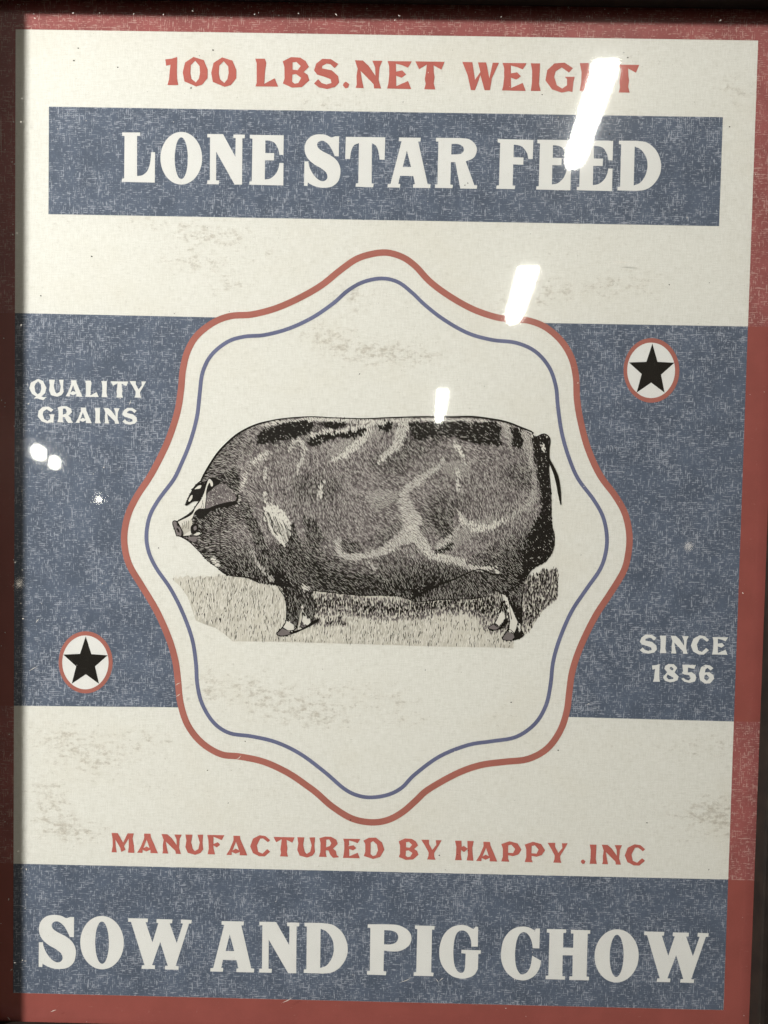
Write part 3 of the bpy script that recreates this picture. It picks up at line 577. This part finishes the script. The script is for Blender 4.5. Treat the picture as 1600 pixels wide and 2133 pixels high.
# --- tone of the pig's coat: 0 black ... 1 white
darks = [  # polygon, tone
 ([(537, 925), (536, 908), (548, 896), (570, 886), (600, 880), (640, 876), (652, 880), (653, 890), (640, 902), (620, 909), (600, 915), (565, 921)], 0.02),
 ([(668, 881.5), (698, 878), (717, 879), (720, 884), (698, 894), (672, 887)], 0.02),
 ([(640, 922), (648, 910), (656, 900), (665, 906), (698, 901), (740, 888), (757.5, 888), (772, 898), (757.5, 905), (740, 913), (705, 909), (680, 920), (660, 928), (643, 928)], 0.02),
 ([(780, 881), (817, 877), (818, 895), (801, 899), (785, 891)], 0.04),
 ([(854, 881), (922, 880), (1027, 880), (1044, 888), (1043, 930), (1020, 925), (992, 924), (940, 910), (900, 911), (870, 916), (858, 908)], 0.08),
 ([(1065, 890), (1082, 893), (1089, 915), (1088, 936), (1066, 926)], 0.06),
 ([(1108, 906), (1120, 912), (1132, 904), (1146, 912), (1142, 960), (1149, 1060), (1155, 1118), (1153, 1138), (1134, 1171), (1117, 1180), (1100, 1192), (1104, 1150), (1096, 1120), (1112, 1092), (1128, 1066), (1127, 1020), (1120, 980), (1113, 950)], 0.03),
 ([(645, 1150), (668, 1182), (720, 1198), (790, 1200), (850, 1222), (868, 1254), (804, 1241), (717, 1238), (653, 1230), (636, 1190)], 0.12),
 ([(412, 1135), (440, 1148), (470, 1172), (520, 1180), (548, 1192), (570, 1215), (541, 1216), (489, 1202), (452, 1184), (413, 1149)], 0.14),
 ([(585, 1120), (612, 1085), (622, 1130), (648, 1180), (655, 1232), (612, 1222), (590, 1190), (575, 1160)], 0.2),
 ([(600, 1222), (652, 1230), (658, 1278), (640, 1300), (598, 1305), (597, 1260)], 0.16),
 ([(858, 1250), (900, 1228), (950, 1205), (990, 1188), (1015, 1192), (1037, 1232), (986, 1248), (917, 1250), (868, 1255)], 0.24),
 ([(1045, 1238), (1058, 1250), (1060, 1290), (1046, 1290), (1040, 1280)], 0.1),
 ([(1060, 1230), (1088, 1215), (1087, 1262), (1070, 1262)], 0.2),
 ([(468, 985), (492, 972), (500, 1000), (496, 1030), (470, 1010), (440, 1020), (432, 1000)], 0.22),
 ([(386, 1052), (400, 1023), (412, 1009), (422, 1004), (424, 1030), (416, 1040), (401, 1044)], 0.05),
 ([(428, 1062), (460, 1050), (492, 1041), (494, 1050), (462, 1059), (430, 1070), (412, 1082), (405, 1078)], 0.02),
 ([(398, 1096), (408, 1090), (420, 1096), (421, 1110), (408, 1116), (399, 1108)], 0.14),
 ([(362, 1086), (370, 1087), (377, 1100), (377, 1117), (370, 1115)], 0.34),
 ([(500, 1040), (520, 1060), (545, 1110), (560, 1150), (590, 1195), (570, 1190), (530, 1130), (505, 1070)], 0.22),
 ([(900, 1070), (930, 1055), (945, 1075), (945, 1110), (925, 1125), (905, 1110)], 0.28),
 ([(905, 1150), (925, 1132), (948, 1130), (940, 1145), (912, 1154)], 0.2),
 ([(705, 1120), (730, 1125), (760, 1135), (735, 1160), (718, 1160)], 0.27),
 ([(630, 1075), (660, 1085), (675, 1120), (660, 1150), (640, 1130)], 0.26),
]
def K(*pts): return [(333+x/1.7058, 833+y/1.7058, w_/1.7058) for x, y, w_ in pts]
lights = [  # veins of pale hair: (x, y, width) along a line, tone
 (K((470, 150, 10), (500, 140, 18), (515, 175, 18), (505, 215, 14), (488, 270, 6)), .68), (K((455, 185, 6), (470, 165, 8)), .7),
 (K((615, 215, 10), (650, 200, 22), (690, 170, 26), (720, 140, 24), (745, 110, 18), (760, 100, 12)), .76), (K((775, 225, 8), (810, 190, 22), (845, 150, 34), (862, 110, 42), (875, 75, 38)), .72),
 (K((545, 125, 14), (575, 112, 12), (640, 112, 10), (690, 104, 10), (740, 86, 12), (800, 80, 10)), .74), (K((570, 345, 8), (575, 310, 14), (590, 280, 6)), .82),
 (K((1020, 200, 10), (1000, 230, 18), (960, 255, 26), (915, 290, 30), (880, 320, 30), (865, 345, 34), (880, 390, 56), (900, 430, 60), (880, 480, 56), (830, 515, 42), (780, 545, 28), (740, 555, 20), (690, 560, 20), (640, 545, 20), (630, 510, 14), (637, 495, 6)), .64),
 (K((740, 575, 8), (765, 605, 6)), .68), (K((1045, 150, 6), (1065, 175, 16), (1080, 205, 14), (1085, 228, 5)), .84), (K((1062, 250, 8), (1058, 290, 10), (1062, 330, 4)), .78),
 (K((1062, 400, 8), (1080, 435, 28), (1120, 455, 28), (1170, 450, 22), (1230, 425, 16)), .74), (K((1230, 425, 16), (1280, 395, 22), (1320, 365, 28), (1335, 310, 18), (1325, 240, 18), (1310, 180, 26), (1300, 130, 28)), .58),
 (K((900, 470, 46), (935, 520, 36), (970, 555, 28), (1030, 565, 24), (1090, 585, 20), (1130, 600, 12)), .72), (K((1060, 460, 20), (1020, 500, 16), (980, 530, 10)), .64), (K((1225, 95, 24), (1240, 130, 24), (1245, 165, 10)), .60),
 (K((1145, 600, 6), (1175, 598, 10), (1200, 612, 8)), .98), (K((385, 190, 14), (340, 215, 12), (310, 255, 8), (295, 300, 6), (280, 340, 8), (280, 385, 5)), .72), (K((380, 240, 6), (370, 290, 5)), .7), (K((375, 330, 6), (380, 370, 10)), .8),
 (K((330, 540, 8), (350, 590, 14), (400, 640, 10)), .60), ([(446, 1164, 7), (452, 1178, 9)], .8), ([(600, 1300, 8), (606, 1309, 10)], 1.0), ([(634, 1288, 8), (642, 1297, 10)], 1.0), ([(629, 1265, 4), (627, 1290, 4)], .9), ([(632, 1222, 7), (643, 1228, 7)], .75),
 ([(1047, 1240, 4), (1056, 1252, 6), (1061, 1272, 5)], 1.0), ([(1061, 1272, 6), (1066, 1290, 12), (1068, 1312, 12)], 1.0), ([(1045, 1283, 9), (1038, 1300, 11)], 1.0), ([(1082, 1298, 4), (1083, 1312, 4)], .9), ([(1132, 930, 4), (1131, 936, 4)], 1.0),
 ([(560, 879, 4), (600, 875, 5), (650, 872, 5), (770, 877, 5)], .82)]
def near_w(px, py, ln):
    d = np.full(px.shape, 1e9)
    for (x0, y0, w0), (x1, y1, w1) in zip(ln[:-1], ln[1:]):
        dx, dy = x1-x0, y1-y0; t_ = np.clip(((px-x0)*dx+(py-y0)*dy)/(dx*dx+dy*dy+1e-9), 0, 1)
        d = np.minimum(d, np.hypot(px-x0-t_*dx, py-y0-t_*dy)-(w0+(w1-w0)*t_)/2)
    return d
shoulder = [p[:2] for p in K((370, 385, 0), (400, 370, 0), (440, 395, 0), (465, 430, 0), (462, 480, 0), (440, 525, 0), (420, 500, 0), (395, 470, 0), (370, 420, 0))]
ear_near = [(432, 1022), (450, 1008), (470, 1004), (488, 1022), (492, 1036), (488, 1043), (455, 1052), (430, 1060)]
bx = np.array([p[0] for p in belly[::-1]]+[1090]); by = np.array([p[1] for p in belly[::-1]]+[1232])
tx_ = np.array([p[0] for p in top]); ty_ = np.array([p[1] for p in top])
def tone(x, y):
    jx = x+rng.normal(0, 1.6, x.size); jy = y+rng.normal(0, 1.6, x.size)
    t = 0.44+0.05*np.sin(x/37+1.3*np.sin(y/29))+0.05*np.sin(y/23+x/61)
    bot = np.interp(x, bx, by, left=1215, right=1200)
    t -= 0.43*np.clip(1-(bot-y)/105, 0, 1)**1.2*(x > 440)
    t -= 0.14*np.clip(1-(x-430)/120, 0, 1)
    tp = np.interp(x, tx_, ty_)
    t += 0.28*((y-tp > 4) & (y-tp < 9) & (x > 545))
    t -= 0.15*np.clip((x-1040)/80, 0, 1)*(y > 1120)
    t = np.where(inside(jx, jy, ear_near), 0.47, t)
    for pl, val in darks: t = np.where(inside(jx, jy, pl), val+0.04*rng.standard_normal(x.size), t)
    ragged = 2.2*np.sin(x/9+y/13)*np.sin(y/11-x/17)
    for ln, val in lights: t = np.where(near_w(jx, jy, ln)+ragged < 0, np.maximum(val, t), t)
    t = np.where(inside(jx, jy, shoulder), 0.97, t)
    return np.clip(t, 0, 1)
def hair(x, y):
    a = math.radians(56)+0.25*np.sin(x/70+y/90)+0.18*np.sin(y/40-x/55)
    h = np.clip((540-x)/90, 0, 1)
    a = a*(1-h)+h*(math.radians(20)+0.35*np.sin(x/25+y/31))
    l = np.clip((y-1225)/20, 0, 1); a = a*(1-l)+l*math.radians(75)
    return a+rng.normal(0, 0.055, x.size)
x, y = grid(355, 1172, 864, 1338, 4.3, 2.35, math.radians(56), 0.35)
k = inside(x, y, outl); x, y = x[k], y[k]
t = tone(x, y); a = hair(x, y); u = rng.random(x.size)
dk = t < 0.40
strokes('dark_hair', x[dk], y[dk], a[dk], 8.0-3.6*t[dk], 0.5+3.4*np.clip((0.42-t[dk])/0.42, 0, 1)**0.8, NE+.00005, NE+.00009, M_black, pig)
fl = (t >= 0.32) & (t < 0.62) & (u < 0.42)
strokes('dark_fleck', x[fl], y[fl], a[fl]+rng.normal(0, .4, fl.sum()), rng.uniform(2.5, 6.5, fl.sum()), rng.uniform(0.7, 1.8, fl.sum()), NE+.00005, NE+.00009, M_black, pig)
lt = (t > 0.52)
strokes('light_hair', x[lt], y[lt], a[lt], rng.uniform(5, 9.5, lt.sum()), 0.5+2.4*np.clip((t[lt]-0.5)/0.5, 0, 1), NE+.00010, NE+.00013, M_pale, pig)
md = (t > 0.10) & (t <= 0.52) & (u > 0.60)
strokes('light_fleck', x[md], y[md]+1.2, a[md], rng.uniform(5, 9.5, md.sum()), 0.36+0.75*t[md], NE+.00010, NE+.00013, M_pale, pig)
sk = (t <= 0.10) & (u > 0.93)
strokes('light_fleck', x[sk], y[sk], a[sk], rng.uniform(2, 4, sk.sum()), rng.uniform(.7, 1.4, sk.sum()), NE+.00010, NE+.00013, M_pale, pig)
def contour(pts, w0, name='contour_line', mat=M_black, nn=NE+.00020):
    q = smooth([(p[0], p[1], 1) for p in pts], False, 5); m = len(q)
    wd = w0*(0.75+0.25*np.sin(np.linspace(0, 9, m)))
    return strip(name, q, wd, nn, mat, pig, False)
contour(top, 4.0); contour(rear[:-1], 2.5); contour([rear[-1]]+nearhind, 2.2); contour(farhind, 2.0); contour(belly, 2.2); contour(foreleg, 2.0); contour(chest+face[:1], 2.2); contour(face, 2.0); contour(ear_far, 2.6)
contour([(430, 1066), (455, 1055), (475, 1050), (492, 1044), (493, 1032)], 4.5)
contour([(368, 1088), (375, 1097), (379, 1108), (377, 1117)], 2.4); contour([(380, 1117), (398, 1116), (412, 1117), (421, 1110)], 2.0); contour([(369, 1101), (372, 1107)], 4.5)
contour([(858, 1250), (905, 1222), (950, 1205), (985, 1189), (1003, 1187), (1025, 1196), (1045, 1199)], 4.0); contour([(1000, 1192), (1018, 1214), (1036, 1231)], 3.0)
contour([(1060, 1248), (1062, 1268), (1066, 1290)], 1.6); contour([(1056, 1313), (1064, 1312), (1072, 1322)], 2.2); contour([(1030, 1299), (1040, 1306), (1053, 1296)], 2.0); contour([(589, 1306), (599, 1313), (612, 1312)], 2.0); contour([(626, 1298), (634, 1305)], 2.0)
contour([(1085, 1212), (1070, 1225), (1055, 1228)], 2.0); contour([(497, 1028), (496, 1055), (500, 1085)], 1.6); contour([(467, 1066), (462, 1090), (458, 1120), (462, 1150)], 1.8); contour([(598, 1105), (606, 1140), (612, 1180)], 1.5)
for i in range(15):
    x0_ = 549+i*3.4; y0_ = 1066+i*2.2+rng.uniform(-6, 6); contour([(x0_, y0_), (x0_+5, y0_+12), (x0_+7, y0_+24), (x0_+13, y0_+36+rng.uniform(-6, 6))], rng.uniform(.9, 1.8))
# --- hooves and pasterns
def pf(name, ox, oy, pts, mat, n_): return flat(name, [[PX([(ox+x_/5.714, oy+y_/5.714) for x_, y_ in pts])]], n_, mat, pig)
pf('cast_shadow', 560, 1100, [(250, 1270), (330, 1245), (480, 1175), (590, 1112), (610, 1075), (540, 1095), (440, 1185), (300, 1225)], M_black, NE+.000135)
pf('hoof', 560, 1100, [(97, 1260), (170, 1188), (240, 1228), (252, 1262), (150, 1284)], M_grey, NE+.00016); pf('pastern', 560, 1100, [(168, 1180), (210, 1103), (297, 1150), (290, 1195), (240, 1222)], M_pale, NE+.00016)
pf('pastern', 560, 1100, [(392, 1100), (420, 1052), (492, 1110), (480, 1147), (440, 1147), (405, 1122)], M_pale, NE+.00016); pf('hoof', 560, 1100, [(352, 1182), (395, 1130), (442, 1160), (422, 1188)], M_grey, NE+.00016)
pf('cast_shadow', 940, 1100, [(745, 1272), (800, 1245), (862, 1280), (790, 1322), (740, 1336)], M_black, NE+.000135)
pf('stocking', 940, 1100, [(608, 788), (645, 800), (690, 895), (722, 960), (760, 1055), (790, 1115), (770, 1200), (745, 1258), (690, 1215), (700, 1130), (698, 1000), (668, 880)], M_pale, NE+.00016)
pf('hoof', 940, 1100, [(606, 1316), (665, 1224), (740, 1262), (752, 1300), (720, 1332), (640, 1334)], M_grey, NE+.00017)
pf('stocking', 940, 1100, [(580, 1008), (642, 1040), (612, 1100), (572, 1162), (524, 1130)], M_pale, NE+.00016); pf('hoof', 940, 1100, [(438, 1190), (510, 1140), (577, 1180), (530, 1212)], M_grey, NE+.00017)
# --- the head, cut in larger shapes
def patch_(name, pts, mat, n_, curve=True):
    q_ = [(340+p[0]/5.714, 850+p[1]/5.714) for p in pts]
    q_ = smooth([(p[0], p[1], 1) for p in q_], True, 4) if curve else q_
    return flat(name, [[PX(q_)]], n_, mat, pig)
patch_('far_ear', [(470, 885), (400, 910), (340, 990), (265, 1155), (345, 1112), (440, 1080), (490, 1000), (500, 920)], M_black, NE+.00014)
patch_('ear_shine', [(375, 965), (420, 925), (455, 920), (440, 955), (400, 962)], M_pale, NE+.00016); patch_('ear_shine', [(300, 1105), (325, 1050), (348, 1035), (345, 1075), (318, 1112)], M_pale, NE+.00016)
patch_('ear_shadow', [(500, 880), (590, 830), (680, 880), (640, 920), (560, 985), (510, 1080), (495, 1000)], M_black, NE+.00014)
patch_('near_ear', [(575, 965), (640, 920), (700, 900), (760, 930), (800, 1000), (860, 1050), (862, 1100), (760, 1120), (640, 1150), (505, 1195), (512, 1090), (530, 1010)], M_grey, NE+.00015)
patch_('brow', [(375, 1210), (500, 1195), (640, 1150), (870, 1105), (872, 1145), (760, 1165), (560, 1220), (500, 1290), (440, 1320), (400, 1290)], M_black, NE+.00014)
patch_('forehead', [(165, 1345), (260, 1285), (350, 1225), (400, 1150), (440, 1110), (430, 1180), (360, 1270), (220, 1345)], M_black, NE+.00014)
patch_('blaze', [(550, 842), (522, 895), (490, 1005), (450, 1095), (385, 1185), (352, 1255), (290, 1300), (168, 1362), (192, 1415), (330, 1330), (375, 1240), (430, 1195), (498, 1190), (512, 1100), (512, 1000), (532, 920), (556, 888), (570, 930), (592, 925), (588, 880)], M_pale, NE+.00016)
patch_('muzzle', [(165, 1362), (330, 1330), (345, 1400), (325, 1460), (240, 1520), (205, 1425)], M_straw, NE+.000145)
patch_('snout_disc', [(118, 1348), (165, 1350), (208, 1420), (238, 1490), (215, 1526), (176, 1520), (140, 1450)], M_grey, NE+.00016); patch_('nostril', [(162, 1428), (185, 1440), (198, 1478), (180, 1478)], M_black, NE+.00018)
patch_('lip', [(235, 1525), (320, 1462), (338, 1490), (305, 1520)], M_pale, NE+.00016); patch_('lip', [(290, 1545), (420, 1525), (400, 1560), (370, 1595)], M_grey, NE+.00015)
patch_('eye', [(330, 1410), (375, 1375), (418, 1395), (412, 1450), (385, 1492), (335, 1490)], M_black, NE+.00017); patch_('eye_glint', [(362, 1420), (392, 1402), (398, 1440), (372, 1456)], M_grey, NE+.00018); patch_('cheek_light', [(362, 1508), (420, 1478), (445, 1495), (405, 1515)], M_pale, NE+.00018)
ex, ey = grid(425, 495, 1000, 1064, 4.0, 3.6, 0.6); ek = inside(ex, ey, [(340+a_/5.714, 850+b_/5.714) for a_, b_ in ((585, 975), (700, 915), (755, 945), (850, 1055), (850, 1095), (640, 1138), (520, 1180), (525, 1090))])
ex, ey = ex[ek], ey[ek]; eu = rng.random(ex.size)
strokes('dark_fleck', ex[eu < .5], ey[eu < .5], np.full((eu < .5).sum(), 0.9), rng.uniform(2, 4.5, (eu < .5).sum()), rng.uniform(.6, 1.3, (eu < .5).sum()), NE+.00016, NE+.00018, M_black, pig)
strokes('light_fleck', ex[eu > .6], ey[eu > .6], np.full((eu > .6).sum(), 0.9), rng.uniform(3, 6, (eu > .6).sum()), rng.uniform(.5, 1.0, (eu > .6).sum()), NE+.00016, NE+.00018, M_pale, pig)
def pc(*pts): return [(340+x_/5.714, 850+y_/5.714) for x_, y_ in pts]
contour(pc((125, 1350), (165, 1352), (208, 1420), (238, 1490), (215, 1526)), 2.2); contour(pc((215, 1530), (330, 1520), (430, 1520), (470, 1480)), 2.4); contour(pc((512, 1195), (512, 1090), (530, 1005), (558, 985), (640, 920)), 1.5)
for pts in (((250, 1350), (245, 1420)), ((275, 1345), (268, 1430)), ((300, 1340), (296, 1440)), ((225, 1370), (232, 1440)), ((560, 1000), (600, 1080)), ((610, 980), (660, 1080)), ((660, 960), (720, 1070)), ((720, 960), (780, 1060)), ((590, 1090), (620, 1130)), ((480, 1190), (470, 1130)), ((450, 1190), (470, 1100))):
    (xa_, ya_), (xb_, yb_2) = pts; contour(pc(pts[0], ((xa_+xb_)/2+6, (ya_+yb_2)/2), pts[1]), 1.0)
# tail
tail = [(1137, 915), (1141, 935), (1142, 955), (1150, 971), (1158, 990), (1163, 1012), (1166, 1034), (1167.5, 1050)]
q = smooth([(p[0], p[1], 1) for p in tail], False, 6)
strip('tail', q, np.interp(np.linspace(0, 1, len(q)), [0, .4, .6, .8, .93, 1], [7, 6, 8.5, 7, 3, 1]), NE+.00021, M_black, pig, False)
# --- grass blades
x, y = grid(355, 1168, 1180, 1352, 2.9, 6.0); k = inside(x, y+2, grass) & ~inside(x, y, outl); x, y = x[k], y[k]
shade = np.clip(1-np.abs(y-1262-6*np.sin(x/40))/26, 0, 1)*((x > 655) & (x < 1030))+np.clip((x-1085)/12, 0, 1)*0.75*(y < 1312)+0.5*((x > 640) & (x < 720) & (y > 1285) & (y < 1302))
shade += 0.55*np.exp(-((x-1030)/30)**2-((y-1270)/40)**2)
u = rng.random(x.size); a = math.radians(90)+rng.normal(0.05, 0.14, x.size)
k = u < 0.24+0.76*np.clip(shade, 0, 1)
strokes('dark_blade', x[k], y[k], a[k], rng.uniform(4, 13, k.sum()), rng.uniform(.6, 1.5, k.sum())+2.8*np.clip(shade[k], 0, 1)*rng.random(k.sum()), NE+.000022, NE+.000030, M_black, turf)
u2 = rng.random(x.size); k = u2 < 0.62-0.5*np.clip(shade, 0, 1)
strokes('pale_blade', x[k]+1.4, y[k], a[k], rng.uniform(7, 17, k.sum()), rng.uniform(.9, 2.3, k.sum()), NE+.000000, NE+.000010, M_pale, turf)
k = (u2 > 0.30) & (shade > 0.12)
strokes('grey_blade', x[k]+1.0, y[k]+2, a[k], rng.uniform(5, 11, k.sum()), rng.uniform(1.8, 3.6, k.sum()), NE+.000010, NE+.000022, M_grey, turf)

# ------------------------------------------------------------------ specks on the print, dust and scratches on the glass
def specks(name, pts, n, mat, parent):
    v, f = [], []
    for (px_, py_, r, el, an) in pts:
        c = P(px_, py_, n); b = len(v); m = 6
        for i in range(m):
            t_ = 2*math.pi*i/m; rr = r*MM*rng.uniform(.7, 1.2); dx_, dz_ = rr*el*math.cos(t_), rr*math.sin(t_)
            v.append(L(c[0]+dx_*math.cos(an)-dz_*math.sin(an), c[1]+dx_*math.sin(an)+dz_*math.cos(an), n))
        f.append(tuple(range(b, b+m)))
    o = mesh_obj(name, v, f, mat, parent); up_faces(o.data); o['kind'] = 'stuff'; return o
sp = [(x_, y_, 1.5, 1.2, 0) for x_, y_ in ((154, 126), (163, 100), (245, 140), (1245, 264), (1520, 264), (1065, 1463), (1163, 1563), (1348, 1714), (915, 1782), (444, 104), (398, 183), (1308, 120), (85, 616), (1270, 279))]
sp += [(rng.uniform(60, 1500), rng.uniform(90, 2050), rng.uniform(.5, 1.2), rng.uniform(1, 1.8), rng.uniform(0, 3)) for _ in range(70)]
specks('ink_speck', sp, N3+0.00003, M_black, sheet)
du = [(rng.uniform(-20, 1620), rng.uniform(-10, 2140), rng.uniform(.4, 1.0), rng.uniform(1, 2.0), rng.uniform(0, 3.1)) for _ in range(170)]
du += [(rng.uniform(-20, 60), rng.uniform(0, 2130), rng.uniform(.5, 1.2), rng.uniform(1, 2.5), rng.uniform(0, 3.1)) for _ in range(90)]
du += [(rng.uniform(0, 1600), rng.uniform(0, 45), rng.uniform(.5, 1.1), rng.uniform(1, 2.2), rng.uniform(0, 3.1)) for _ in range(70)]
specks('dust', du, NG1+0.0001, M_dust, glass)
sc_l = [((2, 232), (3, 330)), ((75, 1298), (82, 1288)), ((60, 1398), (78, 1388)), ((365, 1428), (377, 1422)), ((366, 1452), (376, 1445)), ((492, 1582), (503, 1573)), ((585, 2090), (612, 2076)), ((832, 2047), (858, 2036)), ((908, 2038), (914, 2046)), ((915, 2044), (925, 2036)),
        ((50, 2002), (56, 2002)), ((105, 2108), (118, 2103)), ((22, 2022), (27, 2019)), ((15, 2118), (22, 2126)), ((60, 555), (66, 545)), ((695, 603), (697, 580)), ((1222, 1468), (1230, 1466)), ((1270, 545), (1320, 548)), ((145, 547), (150, 544)), ((268, 845), (273, 832))]
v, f = [], []
for (x0, y0), (x1, y1) in sc_l:
    a_, b_ = np.array(P(x0, y0, NG1)), np.array(P(x1, y1, NG1)); d_ = (b_-a_)/np.linalg.norm(b_-a_); nn = np.array([-d_[1], d_[0]])*0.65*MM; k0 = len(v)
    mid = (a_+b_)/2+nn*rng.uniform(-2, 2)
    for p_ in (a_, mid-nn, b_, mid+nn): v.append(L(p_[0], p_[1], NG1+0.00012))
    f.append((k0, k0+1, k0+2, k0+3))
o = mesh_obj('scratch', v, f, M_dust, glass); up_faces(o.data); o['kind'] = 'stuff'

# ------------------------------------------------------------------ the shop's lamps, mirrored in the glass
def mirror_ray(px_, py_):
    g = np.array([*P(px_, py_, NG1), NG1]); d = g-CAMP; d /= np.linalg.norm(d); d[2] = -d[2]
    return g, d
def on_ceiling(px_, py_, h):
    g, d = mirror_ray(px_, py_); t = (h-g[1])/d[1]; return g+d*t
CEIL = 2.0      # ceiling lamps this far above the print's centre
def fixture(pa, pb, wpx, label):
    """pa: far (rounded) end, pb: near end, in photograph pixels"""
    A, B = on_ceiling(*pa, CEIL), on_ceiling(*pb, CEIL)
    A = np.array(world(*A)); B = np.array(world(*B)); d = A-B; ln = float(np.linalg.norm(d)); d /= ln
    side = np.cross(d, (0, 0, 1)); side /= np.linalg.norm(side)
    g, dr = mirror_ray((pa[0]+pb[0])/2, (pa[1]+pb[1])/2)
    dist = np.linalg.norm((A+B)/2-np.array(world(*CAMP)))
    wd = wpx/F*dist
    root = bpy.data.objects.new('ceiling_light', None); COL.objects.link(root); root.location = tuple((A+B)/2)
    tag(root, label, 'ceiling light', 'strip lights mirrored in the glass')
    loc = lambda s, c, z: tuple(d*s+side*c+np.array((0, 0, z)))
    r = wd/2; out = []; kk = (wpx/wd)/(math.hypot(pa[0]-pb[0], pa[1]-pb[1])/ln)
    for i in range(25):
        t_ = -math.pi/2+math.pi*i/24; out.append((ln/2-kk*r+kk*r*math.cos(t_), r*math.sin(t_)))
    out += [(-ln/2, r), (-ln/2, -r)]
    def prism(name, outline_, z0, z1, mat):
        m = len(outline_); vv = [loc(s, c, z0) for s, c in outline_]+[loc(s, c, z1) for s, c in outline_]
        ff = [(i, (i+1) % m, m+(i+1) % m, m+i) for i in range(m)]+[tuple(range(m))[::-1], tuple(range(m, 2*m))]
        ob = mesh_obj(name, vv, ff, mat, root)
        bm = bmesh.new(); bm.from_mesh(ob.data); bmesh.ops.recalc_face_normals(bm, faces=bm.faces); bm.to_mesh(ob.data); bm.free()
    prism('diffuser', out, -0.02, 0.02, M_tube)
    hs = [(s*1.02, c*0.8) for s, c in ((ln/2, r), (-ln/2, r), (-ln/2, -r), (ln/2, -r))]
    prism('housing', hs, 0.021, 0.06, M_metal)
fixture((1193, 345), (1263, 134), 47, 'bright strip light mirrored across the words WEIGHT and FEED')
fixture((1067, 671), (1101, 560), 38, 'shorter strip light mirrored on the upper right of the badge line')
fixture((914, 879), (923, 813), 17, 'small distant strip light mirrored above the back of the pig')
def bulb(px_, py_, wpx, hpx, dist, mat, label, tilt=0.0):
    g, d = mirror_ray(px_, py_); c = np.array(world(*(g+d*dist)))
    tot = dist+0.55; rx, rz = wpx/F*tot/2, hpx/F*tot/2
    root = bpy.data.objects.new('spot_bulb', None); COL.objects.link(root); root.location = tuple(c); root.rotation_euler = (0, tilt, 0)
    tag(root, label, 'bulb', 'bulbs mirrored in the glass')
    bm = bmesh.new(); bmesh.ops.create_uvsphere(bm, u_segments=20, v_segments=12, radius=1.0)
    for v_ in bm.verts: v_.co = (v_.co.x*rx*(1.0-0.30*max(0, v_.co.z)), v_.co.y*rx, v_.co.z*rz)
    me = bpy.data.meshes.new('globe'); bm.to_mesh(me); bm.free(); me.materials.append(mat)
    ob = bpy.data.objects.new('globe', me); COL.objects.link(ob); ob.parent = root
    bm = bmesh.new(); bmesh.ops.create_cone(bm, cap_ends=True, segments=16, radius1=rx*0.45, radius2=rx*0.4, depth=rz*0.8)
    for v_ in bm.verts: v_.co.z += rz*1.3
    me = bpy.data.meshes.new('socket'); bm.to_mesh(me); bm.free(); me.materials.append(M_metal)
    ob = bpy.data.objects.new('socket', me); COL.objects.link(ob); ob.parent = root
bulb(80, 942, 26, 34, 4.0, M_bulb, 'larger lit bulb mirrored below the word GRAINS', -0.6)
bulb(113.5, 963, 22, 27, 4.2, M_bulb, 'smaller lit bulb mirrored beside the larger one below GRAINS', -0.3)
bulb(206, 1040, 8, 13, 5.0, M_bulb, 'tiny lit bulb mirrored on the left blue band')
bulb(1581, 1487, 9, 8, 5.0, M_bulb, 'tiny lit bulb mirrored on the right red border')
bulb(1435, 1138, 14, 16, 5.0, M_dim, 'dim bulb mirrored on the right blue band above SINCE')
bulb(40, 1215, 10, 16, 5.0, M_dim, 'dim bulb mirrored near the left frame edge')
